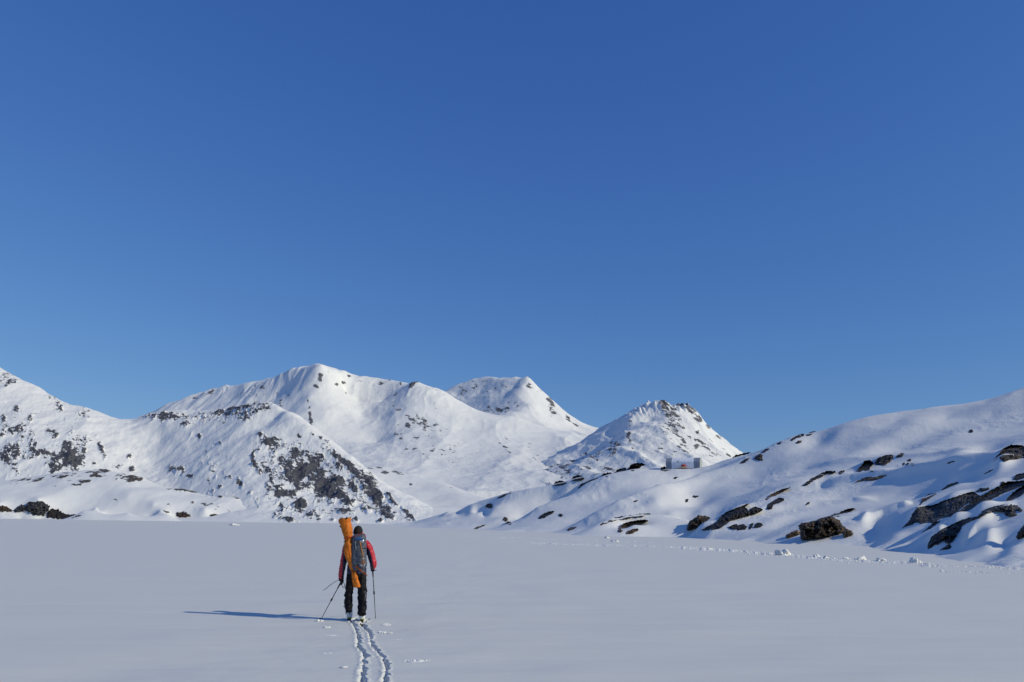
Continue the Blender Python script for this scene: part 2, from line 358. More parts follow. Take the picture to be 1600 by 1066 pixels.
b2 = [(24,639,6,5,0,1.1),(5,655,7,9,0,1.15),(22,673,14,9,0,1.2),(45,657,10,8,-20,1.0),(3,682,5,7,0,1.2),(21,705,15,10,40,1.3),(38,716,6,5,40,1.2),(10,718,14,6,40,1.15),(24,735,10,4,50,1.1),(87,678,13,6,20,1.2),(105,700,18,12,20,1.1),(105,715,22,12,0,1.6),(92,730,16,8,0,1.4),(118,722,13,11,0,1.5),(66,708,13,7,0,1.3),(53,700,4,15,10,1.1),(58,712,7,6,0,1.2),(131,705,4,10,-20,1.05),(158,702,4,13,-20,1.15),(147,725,8,4,40,1.05),(131,648,12,10,0,0.85),(184,729,10,5,0,1.15),(207,733,7,9,-10,1.15),(202,714,5,5,0,1.2),(13,592,14,12,30,0.85),(84,627,8,12,-30,0.8),(95,640,6,8,0,0.85),(120,695,30,24,20,0.72),(30,690,34,44,0,0.7),(276,734,12,8,10,1.05),(297,744,8,4,0,1.15),(312,681,8,5,0,1.1),(299,681,5,7,0,0.9),(344,693,4,2,0,1.1),(263,651,34,6,0,1.12),(290,662,16,4,-8,1.1),(240,650,20,5,0,1.1),(371,638,30,5,-8,1.2),(400,643,24,5,-20,1.1),(384,655,12,4,0,1.15),(350,647,28,4,0,1.0),(410,632,16,3,0,1.1),(330,655,50,9,0,0.75),(418,692,15,11,0,1.15),(405,681,10,5,0,1.1),(405,703,9,5,0,1.05),(413,731,20,12,0,0.92),(396,718,3,15,-10,1.1),(447,718,15,13,25,1.15),(468,736,26,20,15,1.4),(466,710,24,8,10,1.25),(492,722,14,14,20,1.4),(471,762,12,9,10,1.5),(455,745,14,14,20,1.25),(502,739,18,12,20,1.35),(510,766,18,17,10,1.7),(523,752,20,9,10,1.5),(531,775,22,7,5,1.35),(496,752,14,8,30,1.4),(542,786,13,5,0,1.4),(447,773,15,9,5,1.5),(434,763,8,6,0,1.1),(437,787,6,10,-25,1.25),(468,788,12,7,10,1.35),(431,806,8,6,0,1.3),(450,813,14,4,10,1.4),(531,718,34,6,40,1.25),(549,733,22,6,45,1.35),(576,752,16,9,50,1.5),(586,775,10,17,-10,1.7),(594,784,6,8,0,1.4),(552,760,7,22,-35,1.25),(612,782,14,4,45,1.3),(573,797,9,7,0,1.25),(536,799,14,4,5,1.25),(636,802,14,3,45,1.15),(607,807,12,4,30,1.15),(594,815,7,2.5,0,1.1),(523,812,9,3,0,1.2),(555,815,8,2.5,0,1.2),(489,680,5,3,30,1.1),(468,681,6,4,0,1.1),(510,690,10,4,40,1.1),(500,685,5,3,30,1.1),(358,747,7,3.5,0,1.2),(376,756,6,9,-30,1.1),(389,770,5,4,0,1.2),(333,768,3,2,0,1.1),(345,761,4,2.5,0,1.1),(420,760,6,14,-20,0.85),(500,745,70,40,25,0.78),(560,760,50,22,42,0.85),(440,745,30,50,0,0.82),(480,800,60,12,5,0.72),(600,795,40,16,30,0.8),(430,700,30,20,0,0.75),(330,735,30,40,0,0.54),(515,703,16,4,40,0.9),(20,720,30,20,40,0.72)]
m2 = snow_rock('massif_snow', 0.46, (0.036, 0.037, 0.050), (0.15, 0.145, 0.15), edge=0.22, bump=0.7, bdist=2.0, aniso=(.38, .7, 1.15), snow_bump=0.13, gain=10.0, rot=-42)
def rn2(X, Y, Z):
    return 0.34 * fbm((X * .74 - Z * .66) / 13, (X * .66 + Z * .74) / 4.5, 5, 2, .7) + .10
terrain('rocky_mountain', pts, -260, 680, 415, 1080, 960, 380, m2,
    [lambda X, Y, Z: (2 * ridged((X * .9 + Y * .3) / 60, (Y * .9 - X * .3) / 110, 4, 40,.35) - 2 + .7 * fbm(X / 12, Y / 12, 5, 6)) * sstep(-2, 10, Z)],
    b2, rn2, smooth=2, relief=3.0)

# ---------- low shore hill at the left
skyl = [(-200,770,560),(-80,757,550),(0,752,545),(26,750,545),(66,743,545),(110,736,545),(147,734.5,545),(163,733,545),(184,739,540),(223,746,532),(244,757,525),(259,764,518),(289,765.5,515),(328,775,508),(368,777,505),(381,784,498),(394,799,480),(408,813,463)]
pts = L3(skyl, [(0,785,478)],[(60,780,482)],[(100,765,502)],[(150,760,510)],[(60,760,515)],[(200,775,490)],[(225,763,512),(240,785,480),(262,803,460)],[(150,790,472)],[(280,785,486)],[(320,795,475)],[(350,790,485)],
    [(130,798,462)],[(200,800,460)],[(0,800,461)],[(-100,785,480)],[(310,783,492)],[(290,775,502)]) \
    + shore([(-200,807.6),(0,810.4),(130,812.2),(270,814.2),(400,816),(430,816.4)]) + skirt([(-200,807.6),(430,816.4)]) + behind(skyl, 1.12, .3)
bl = [(100,745,32,4,0,1.15),(155,738,22,4,0,1.2),(205,747,19,6,5,1.5),(150,744,12,3,0,1.2),(118,758,12,2.5,5,1.2),(181,781,8,1.8,18,1.3),(87,760,5,1.5,0,1.1),(163,736,12,3,0,1.3),(110,740,14,2,0,1.1),(286,802,10,4.5,10,1.5),(336,807,9,4.5,10,1.5),(354,807,9,3.5,10,1.4),(260,800,6,2.5,20,1.3),(378,805,12,3,0,1.3),(263,789,8,2.2,5,1.25),(301,786,5,2.2,0,1.3),(306,796,3,3,0,1.1),(316,795,5,2,0,1.1),(344,777,6,3,10,1.4),(294,767,30,2.4,9,1.3),(368,777,16,2.2,5,1.15),(357,798,5,2.5,30,1.2),(275,765,12,3,0,1.2),(50,750,50,5,-4,0.9),(180,745,40,8,0,0.8),(330,790,50,16,0,0.68),(135,752,30,4,0,0.9)]
ml = snow_rock('shore_hill_snow', 0.22, (0.04, 0.037, 0.035), (0.15, 0.125, 0.1), edge=0.22, bump=0.6, bdist=1.6, aniso=(1, .8, 1), snow_bump=0.2)
terrain('shore_hill', pts, -200, 440, 415, 640, 620, 200, ml,
    [lambda X, Y, Z: (0.6 * fbm(X / 22, Y / 26, 4, 51,.4)) * sstep(0, 6, Z)],
    bl, lambda X, Y, Z: 0.3 * fbm(X / 5, Y / 8, 4, 2), smooth=2, relief=0.8)

# ---------- hillside on the right, from the shore up to the skyline
def TR(u, v, D):
    """the right-hand part of the hillside comes forward, so that it faces away from the sun"""
    if u <= 1100: return (u, v, D)
    ds = float(np.interp(u, [1100, 1150, 1230, 1330, 1420, 1500, 1600, 1900], [135, 115, 100, 95, 68, 51, 41, 28])); dk = float(np.interp(u, [1190, 1270, 1430, 1600], [222, 232, 242, 250]))
    w = min(max((D - ds) / (dk - ds), 0), 1)
    return (u, v, D * (1 - .225 * min((u - 1100) / 400, 1.2) * w))
def L3h(*lines):
    out = []
    for ln in lines: out += [P(*TR(*q)) for q in (dens(ln) if len(ln) > 1 else ln)]
    return out
skyr = [(1038,731,232),(1075,733,228),(1100,731,226),(1130,719,226),(1145,714,224),(1166,711,224),(1180,707,222),(1190,703,222),(1215,690,225),(1240,680,228),(1255,677,230),(1270,674,232),(1300,667,234),(1330,658,236),
        (1360,650,238),(1396,645,240),(1430,641,242),(1450,638.5,242),(1480,637.5,242),(1510,634,242),(1540,629,244),(1560,621,246),(1580,614,248),(1600,608,250),(1700,570,255),(1900,520,260)]
r1 = [(600,822,325),(650,814,312),(684,805,300),(719,795,285),(753,781,272),(787,771,266),(842,762,260),(870,756,256),(891,749,252),(915,743,250),(950,735,246),(970,729,244),(987,727,242),(1010,731,238),(1038,731,232)]
r2 = [(803,816,208),(819,810,207),(839,793,207),(868,781,212),(891,773,216),(902,764,220),(912,755,224),(935,747,230),(960,742,234)]
r3 = [(880,829,165),(891,824,166),(925,804,170),(959,785,174),(994,769,180),(1028,757,187),(1062,749,193),(1090,741,199),(1114,736,204),(1140,727,209),(1158,718,213),(1180,707,218)]
r4 = [(935,823,139),(939,815,141),(955,809,143),(975,806,145),(994,804,146),(1028,803,147),(1062,805,146),(1075,810,142),(1085,816,137)]
pts = L3h(skyr, r1, r2, r3, r4,
    # sunlit bowl between the first two crests
    [(787,771,266),(775,790,250),(788,808,232),(800,819,216)],[(806,816,226),(830,813,233),(860,806,239),(890,796,243)],[(745,803,262)],[(700,815,290)],[(760,822,225)],[(758,800,250)],
    [(860,785,249)],[(830,790,248)],[(885,765,248)],
    # slope between crest two and three
    [(850,822,180)],[(900,795,197)],[(950,775,203)],[(1000,752,209)],[(1040,742,214)],[(880,815,184)],[(920,785,200)],[(960,760,208)],[(1070,737,214)],
    [(1100,734,222)],[(930,807,181),(970,786,188),(1020,765,198),(1060,754,207)],
    # face of crest three towards the lake, then the dish to its right
    [(900,831,152)],[(950,812,158)],[(1000,795,163)],[(1040,777,172)],[(1035,765,180)],[(1048,768,178),(1042,780,172),(1025,797,162)],[(1075,765,184)],
    [(1080,780,170)],[(1110,750,192)],[(1110,780,168)],[(1140,750,190)],[(1080,800,158)],[(1050,800,158)],[(1130,765,178)],[(1095,795,157)],[(960,818,152)],[(1040,806,152)],[(1000,812,150)],
    [(1041,734,219),(1069,734,216),(1098,733.5,214)],[(1069,733.2,222)],[(1050,733.2,226)],
    # dome
    [(990,820,137)],[(1040,822,136)],[(1070,826,133)],[(960,826,138)],
    # benches and steps on the right
    [(1110,826,122),(1150,812,128),(1190,800,132),(1240,791,134),(1330,782,133),(1400,775,130),(1460,768,124)],
    [(1100,818,128),(1125,803,138),(1170,788,146),(1200,772,152),(1240,760,156),(1290,757,154),(1340,749,152),(1400,740,146),(1500,722,138),(1600,700,132),(1750,660,128)],
    [(1180,845,108)],[(1200,828,116)],[(1260,815,112)],[(1330,800,108)],[(1345,808,102)],[(1380,795,108)],[(1200,758,160)],[(1250,752,162)],[(1330,738,164)],
    [(1160,770,170)],[(1200,745,185)],[(1200,725,200)],[(1260,735,186)],[(1260,705,206)],[(1320,715,192)],[(1320,685,212)],[(1400,710,180)],[(1400,680,206)],[(1400,692,197)],[(1440,675,206)],[(1500,672,200)],[(1440,683,198)],[(1500,680,192)],
    [(1400,660,226)],[(1480,655,226)],[(1550,650,222)],[(1500,700,170)],[(1560,690,165)],[(1600,660,200)],[(1600,640,220)],[(1700,640,190)],[(1850,600,180)],
    [(1390,845,84),(1410,826,90),(1432,795,97),(1470,784,99),(1520,768,100),(1560,757,100),(1600,742,99),(1700,705,95)],
    [(1400,850,79)],[(1440,832,82),(1500,812,82),(1560,790,82),(1620,765,82)],[(1440,775,112)],[(1500,755,112)],[(1560,738,112)],
    [(1400,858,73)],[(1450,860,67),(1465,830,72),(1510,808,75),(1550,790,76),(1600,782,75),(1700,755,72)],
    [(1500,860,59)],[(1480,866,63)],[(1540,835,64)],[(1520,815,68)],
    [(1546,812,67),(1550,828,63),(1562,842,58),(1580,852,53),(1592,866,49)],[(1565,818,66)],[(1580,835,60)],[(1530,850,60)],[(1560,862,53)],[(1600,850,53)],
    [(1620,830,56)],[(1700,800,58)],[(1650,870,46)],[(1800,800,55)],[(1900,700,90)]) \
    + shore([(560,821),(650,823),(700,826),(750,830),(820,831),(880,833),(950,836),(1020,839),(1080,840),(1150,845),(1230,850),(1330,853),(1420,864),(1500,877),(1600,890),(1700,905),(1900,930)]) \
    + behind([TR(*q) for q in skyr], 1.35, .6) + behind(r1, 1.2, .1) + behind(r3[:8], 1.045, .80) + behind(r2[3:], 1.05, .78) + behind(r4, 1.045, .35) \
    + [Vector((p.x*.96, p.y*.94, -.9)) for p in shore([(560,821),(700,826),(820,831),(950,836),(1080,840),(1230,850),(1330,853),(1420,864),(1500,877),(1600,890),(1750,910),(1900,930)], 50)]
br = [(940,738,30,2.6,-20,.9),(990,770,110,3,-27,.45),(1180,705,14,6,-20,.9)]
mr = snow_rock('hillside_snow', 0.9, (0.03, 0.024, 0.02), (0.12, 0.085, 0.06), edge=0.2, bump=0.55, bdist=0.5, aniso=(1, .8, 1), snow_bump=0.22, sb_scale=1.1)
def hollows(X, Y, Z):
    for (u, v, D, ru, rD, dep) in [(1372,815,97,24,6,.75),(1355,806,101,10,3,-.35),(1092,775,174,34,12,2.0),(1120,790,150,22,8,.6),(1440,682,198,60,7,1.3),(1440,664,212,60,7,-.8),(1292,692,220,28,7,1.2),
            (1330,770,138,50,5,.8),(1300,776,128,60,3,-.3),(1460,745,116,40,5,.4),(1230,806,117,26,4,.4),(1215,796,122,24,3,-.3),(1290,755,152,18,4,.5),(1410,728,146,22,5,.5),(1500,840,62,26,3,.45),(1470,868,60,40,1.6,-.12),
            (1572,838,57,20,4,.38),(1546,834,61,14,4,-.35),(1582,858,51,18,2.5,-.2),(1400,835,84,22,3,-.28),(1360,850,88,34,3,.2),(1000,775,172,20,6,.5),(1030,785,166,14,6,-.5),(1180,740,190,40,12,.7),(1350,700,190,50,10,-.6),(820,800,238,14,8,.8),
            (720,812,275,8,10,.9),(740,806,262,7,10,-.8),(762,802,250,7,8,.9),(700,818,292,8,8,-.6),(1560,690,150,30,10,.8),(1520,700,150,24,8,-.5),
            (1470,835,70,12,2.5,-.7),(1500,815,73,18,2.5,-.8),(1545,800,74,24,2.5,-.7),(1432,845,76,26,4,.45),(1380,858,74,40,3,.25),(1440,800,93,12,3,-.9),(1500,785,97,28,3.5,-.9),(1560,765,99,30,3.5,-.7),
            (1580,706,118,18,4,-1.3),(1540,715,116,22,5,.5),(1100,812,131,14,4,-.4),(1160,796,136,22,4,-.6),(1290,812,104,22,3,-.5)]:
        x0 = (u - 800) * math.cos(THETA) / F; D = TR(u, v, D)[2]
        Z = Z - dep * np.exp(-(((X / Y - x0) * F / ru) ** 2 + ((Y - D) / rD) ** 2))
    # wind lips: snow shelves that end in a soft edge towards the lake
    az = X / Y
    for (line, h, wb, wf) in [([(1115,822,126),(1160,808,130),(1200,799,132),(1240,792,133),(1290,786,133),(1340,783,132),(1385,782,128)], .75, 6, 1.5),
            ([(1185,776,150),(1215,766,154),(1240,760,155),(1290,757,154),(1340,750,152),(1420,738,146),(1520,716,138),(1620,695,130)], 1.0, 8, 1.8),
            ([(1260,722,190),(1340,712,182),(1400,708,176),(1480,700,168),(1560,690,160)], .6, 9, 3),
            ([(1345,812,100),(1385,800,104),(1410,792,105),(1436,783,104)], .6, 4, 1.0),
            ([(1490,728,126),(1540,720,124),(1620,712,120)], .6, 5, 1.5),
            ([(1500,842,64),(1530,826,67),(1560,812,69),(1600,800,70)], .4, 3, .9)]:
        la_ = np.array([(q[0] - 800) * math.cos(THETA) / F for q in line]); ld_ = np.array([TR(*q)[2] for q in line], float)
        Dc = np.interp(az, la_, ld_); e0 = (la_[-1] - la_[0]) * .18
        fd = sstep(la_[0], la_[0] + e0, az) * (1 - sstep(la_[-1] - e0, la_[-1], az))
        t = Y - Dc + .6 * fbm(X / 5, Y / 9, 2, 97)
        Z = Z + h * fd * np.where(t > 0, np.exp(-t / wb), np.exp(-(t / wf) ** 2))
    return Z
def hill_noise(X, Y, Z):
    k = sstep(-0.1, 1.2, Z) * np.clip(Y / 120, .25, 1.6)
    return k * (0.24 * fbm(X / 14, Y / 20, 3, 61, .35) + 0.014 * fbm(X / 2.2, Y / 3.2, 4, 62) + sstep(.0, .5, fbm(X / 17, Y / 22, 2, 64)) * (.045 * ridged(X / 2.6, Y / 6, 4, 65, .6)))
terrain('snowy_hillside', pts, 590, 1900, 36, 380, 1150, 520, mr, [hill_noise], br,
    lambda X, Y, Z: 0.12 * fbm(X / 5, Y / 5, 4, 2), smooth=2, post=hollows)
# ------------------------------------------------------------------ frozen lake
def axis(segs):
    out = [segs[0][0]]
    for (a, b, s0, s1) in segs:
        x = a
        n = 0
        L_ = b - a
        while x < b - 1e-6 and n < 20000:
            t = (x - a) / L_; x += s0 + (s1 - s0) * t; n += 1
            out.append(min(x, b))
    o = np.array(out); return o[np.concatenate([[True], np.diff(o) > 1e-5])]
ms, N, L, b = newmat('lake_snow')
b.inputs['Base Color'].default_value = (0.74, 0.725, 0.66, 1); b.inputs['Roughness'].default_value = .7; b.inputs['Specular IOR Level'].default_value = .25
tc = N.new('ShaderNodeTexCoord')
mp = N.new('ShaderNodeMapping'); mp.inputs['Scale'].default_value = (.35, 1, 1); L.new(tc.outputs['Object'], mp.inputs[0])
h = math_node(N, L, 'ADD', math_node(N, L, 'MULTIPLY', noise_node(N, L, mp.outputs[0], 1.2, 6, .5), .5),
              math_node(N, L, 'MULTIPLY', noise_node(N, L, tc.outputs['Object'], 45, 4, .6), .05))
bp = N.new('ShaderNodeBump'); bp.inputs['Strength'].default_value = .55; bp.inputs['Distance'].default_value = .07
L.new(h, bp.inputs['Height']); L.new(bp.outputs[0], b.inputs['Normal'])
# ski track: left edge / right edge of each rut in photo pixels
def zt(l): return [(450 + x / 5.333, 950 + y / 5.333) for x, y in l]
RUTS = [(zt([(510,112),(525,130),(555,185),(562,235),(563,285),(553,325),(585,360),(607,390),(610,450),(590,525),(585,580),(570,640),(560,720)]),
         zt([(555,112),(582,140),(606,200),(622,258),(620,310),(640,350),(683,398),(672,450),(655,490),(672,525),(662,570),(670,615),(668,650),(655,720)])),
        (zt([(590,130),(605,150),(662,205),(668,262),(680,320),(715,365),(770,412),(790,470),(792,540),(770,600),(765,640),(750,720)]),
         zt([(645,130),(668,150),(712,190),(722,222),(708,275),(742,325),(780,370),(803,400),(855,442),(862,475),(850,530),(858,570),(845,615),(838,650),(825,720)]))]
gx = axis([(-2600,-400,400,80),(-400,-60,80,8),(-60,-6,8,.5),(-6,-3.6,.3,.04),(-3.6,-1.2,.014,.014),(-1.2,2,.04,.5),(2,60,.5,4),(60,400,8,80),(400,2600,80,400)])
gy = axis([(-60,0,15,3),(0,7.5,1.5,.1),(7.5,17.0,.02,.022),(17,30,.03,.4),(30,150,.5,3),(150,1200,4,60),(1200,9000,100,1500)])
X, Y = np.meshgrid(gx, gy)
near = np.clip(1 - Y / 300, 0, 1)
Z = near * (0.028 * fbm(X / 3.5, Y / 2.2, 3, 71) + 0.004 * fbm(X / .5, Y / .35, 3, 72))
jx = 0.022 * fbm(X / .11, Y / .16, 3, 73)
for (le, ri) in RUTS:
    gl = np.array([tuple(ground(*q)) for q in le]); gr = np.array([tuple(ground(*q)) for q in ri])
    o1 = np.argsort(gl[:, 1]); o2 = np.argsort(gr[:, 1])
    xl = np.interp(Y, gl[o1, 1], gl[o1, 0]); xr = np.interp(Y, gr[o2, 1], gr[o2, 0])
    fade = sstep(gl[:, 1].min() - .3, gl[:, 1].min() + .1, Y) * (1 - sstep(gr[:, 1].max() + .3, gr[:, 1].max() + .9, Y))
    XX = X + jx
    tri = np.mod(Y / .45 + .6 * perlin(Y / .9, Y * 0, 81), 1.0) * (.6 + .5 * sstep(-.4, .4, perlin(Y / .5, Y * 0 + 3, 83)))
    xr = xr - .010 - .060 * tri; xl = xl + .006 + .018 * fbm(Y / .12, Y * 0, 2, 82)
    inside = sstep(0, .034, XX - xl) * sstep(0, .018, xr - XX)
    rim = np.exp(-((XX - xl + .02) / .03) ** 2) + np.exp(-((XX - xr - .02) / .03) ** 2)
    Z = Z + fade * (-inside * (.045 + .022 * tri + .022 * fbm(X / .08, Y / .12, 3, 74)) + rim * .008 * (1 + 1.5 * fbm(X / .06, Y / .06, 2, 75)))
lake = link('frozen_lake', grid_mesh('frozen_lake', X, Y, Z), ms); tag(lake, kind='structure')
# ------------------------------------------------------------------ bare rock outcrops and boulders
def bvh_of(name):
    o = bpy.data.objects[name]; me = o.data
    n = len(me.vertices); co = np.empty(n * 3, np.float32); me.vertices.foreach_get('co', co)
    pv = np.empty(len(me.loops), np.int32); me.loops.foreach_get('vertex_index', pv)
    return BVHTree.FromPolygons(co.reshape(-1, 3).tolist(), pv.reshape(-1, 4).tolist())
def rock_material(name, cols, snow=0.35, scale=1.0):
    m, N, L, b = newmat(name)
    tc = N.new('ShaderNodeTexCoord'); ge = N.new('ShaderNodeNewGeometry')
    mp = N.new('ShaderNodeMapping'); mp.inputs['Rotation'].default_value = (.3, .5, .2); mp.inputs['Scale'].default_value = (1, 1, 2.2)
    L.new(tc.outputs['Object'], mp.inputs[0]); v = mp.outputs[0]
    mp2 = N.new('ShaderNodeMapping'); mp2.inputs['Rotation'].default_value = (0, .6, 0); mp2.inputs['Scale'].default_value = (3.0, 1, .5); L.new(tc.outputs['Object'], mp2.inputs[0])
    cr = N.new('ShaderNodeValToRGB'); e = cr.color_ramp.elements
    e[0].position = .40; e[0].color = (*cols[0], 1); e[1].position = .62; e[1].color = (*cols[2], 1)
    k = e.new(.5); k.color = (*cols[1], 1)
    n0 = math_node(N, L, 'ADD', math_node(N, L, 'MULTIPLY', noise_node(N, L, v, .75 * scale, 9, .78), .65), math_node(N, L, 'MULTIPLY', noise_node(N, L, mp2.outputs[0], 1.6 * scale, 6, .75), .35))
    L.new(n0, cr.inputs[0])
    sx = N.new('ShaderNodeSeparateXYZ'); L.new(ge.outputs['Normal'], sx.inputs[0])
    s = math_node(N, L, 'ADD', sx.outputs[2], math_node(N, L, 'MULTIPLY', math_node(N, L, 'SUBTRACT', noise_node(N, L, tc.outputs['Object'], 1.7 * scale, 6, .6), .5), 1.3))
    mk = N.new('ShaderNodeMapRange'); mk.inputs[1].default_value = 1.12 - snow; mk.inputs[2].default_value = 1.17 - snow; L.new(s, mk.inputs[0])
    mx = N.new('ShaderNodeMix'); mx.data_type = 'RGBA'; L.new(mk.outputs[0], mx.inputs[0]); L.new(cr.outputs[0], mx.inputs[6]); mx.inputs[7].default_value = (*SNOW, 1)
    # blocks and open joints
    vo = N.new('ShaderNodeTexVoronoi'); vo.inputs['Scale'].default_value = .85 * scale; ve = N.new('ShaderNodeTexVoronoi'); ve.feature = 'DISTANCE_TO_EDGE'; ve.inputs['Scale'].default_value = .85 * scale
    dn = N.new('ShaderNodeTexNoise'); dn.inputs['Scale'].default_value = 1.5 * scale; dn.inputs['Detail'].default_value = 4; L.new(tc.outputs['Object'], dn.inputs['Vector'])
    ds = N.new('ShaderNodeVectorMath'); ds.operation = 'SCALE'; ds.inputs['Scale'].default_value = .9; L.new(dn.outputs['Color'], ds.inputs[0])
    da = N.new('ShaderNodeVectorMath'); L.new(v, da.inputs[0]); L.new(ds.outputs[0], da.inputs[1])
    L.new(da.outputs[0], vo.inputs['Vector']); L.new(da.outputs[0], ve.inputs['Vector'])
    sc_ = N.new('ShaderNodeSeparateColor'); L.new(vo.outputs['Color'], sc_.inputs[0])
    tone = N.new('ShaderNodeMapRange'); tone.inputs[3].default_value = .55; tone.inputs[4].default_value = 1.65; L.new(sc_.outputs[0], tone.inputs[0])
    crk = N.new('ShaderNodeMapRange'); crk.inputs[1].default_value = .0; crk.inputs[2].default_value = .07; crk.inputs[3].default_value = .25; crk.inputs[4].default_value = 1; L.new(ve.outputs['Distance'], crk.inputs[0])
    tm = math_node(N, L, 'MULTIPLY', tone.outputs[0], crk.outputs[0])
    rc = N.new('ShaderNodeVectorMath'); rc.operation = 'SCALE'; L.new(cr.outputs[0], rc.inputs[0]); L.new(tm, rc.inputs['Scale']); L.new(rc.outputs[0], mx.inputs[6])
    L.new(mx.outputs[2], b.inputs['Base Color']); b.inputs['Roughness'].default_value = .8
    bp = N.new('ShaderNodeBump'); bp.inputs['Strength'].default_value = .9; bp.inputs['Distance'].default_value = .45 / scale
    hh = math_node(N, L, 'ADD', math_node(N, L, 'MULTIPLY', tm, .5), noise_node(N, L, v, 2.2 * scale, 9, .72))
    L.new(hh, bp.inputs['Height']); L.new(bp.outputs[0], b.inputs['Normal'])
    return m
MR_BROWN = rock_material('brown_rock', [(.016, .011, .008), (.062, .040, .025), (.22, .135, .07)], snow=.02)
MR_GREY = rock_material('grey_rock', [(.011, .011, .013), (.045, .043, .046), (.22, .205, .19)], snow=-.12)
MR_DARK = rock_material('dark_rock', [(.010, .008, .008), (.026, .021, .019), (.075, .058, .045)], snow=-.08)
MR_TAN = rock_material('tan_rock', [(.06, .038, .022), (.15, .098, .056), (.28, .19, .115)], snow=-.12)
def edge_dist(U, V, poly):
    inside = np.zeros(U.shape, bool); d = np.full(U.shape, 1e9)
    n = len(poly)
    for i in range(n):
        x1, y1 = poly[i]; x2, y2 = poly[(i + 1) % n]
        c = ((y1 > V) != (y2 > V)) & (U < (x2 - x1) * (V - y1) / (y2 - y1 + 1e-12) + x1)
        inside ^= c
        dx, dy = x2 - x1, y2 - y1; t = np.clip(((U - x1) * dx + (V - y1) * dy) / (dx * dx + dy * dy + 1e-9), 0, 1)
        d = np.minimum(d, np.hypot(U - x1 - t * dx, V - y1 - t * dy))
    return np.where(inside, d, -d)
def facets(a, c, sd):
    """fractured planes: every cell keeps its own tilt"""
    ia, ic = np.floor(a), np.floor(c); best = np.full(a.shape, 1e9); out = np.zeros(a.shape)
    for di in (-1, 0, 1):
        for dj in (-1, 0, 1):
            ca, cc = ia + di, ic + dj
            h1, h2, h3, h4, h5 = [_hash(ca, cc, sd + q_) / 4294967296.0 for q_ in range(5)]
            pa, pc = ca + h1, cc + h2; dd = (a - pa) ** 2 + (c - pc) ** 2
            hgt = (h3 - .5) * 1.1 + (h4 - .5) * 1.5 * (a - pa) + (h5 - .2) * -1.5 * (c - pc)
            out = np.where(dd < best, hgt, out); best = np.minimum(dd, best)
    return out
ROCK_SEED = [0]
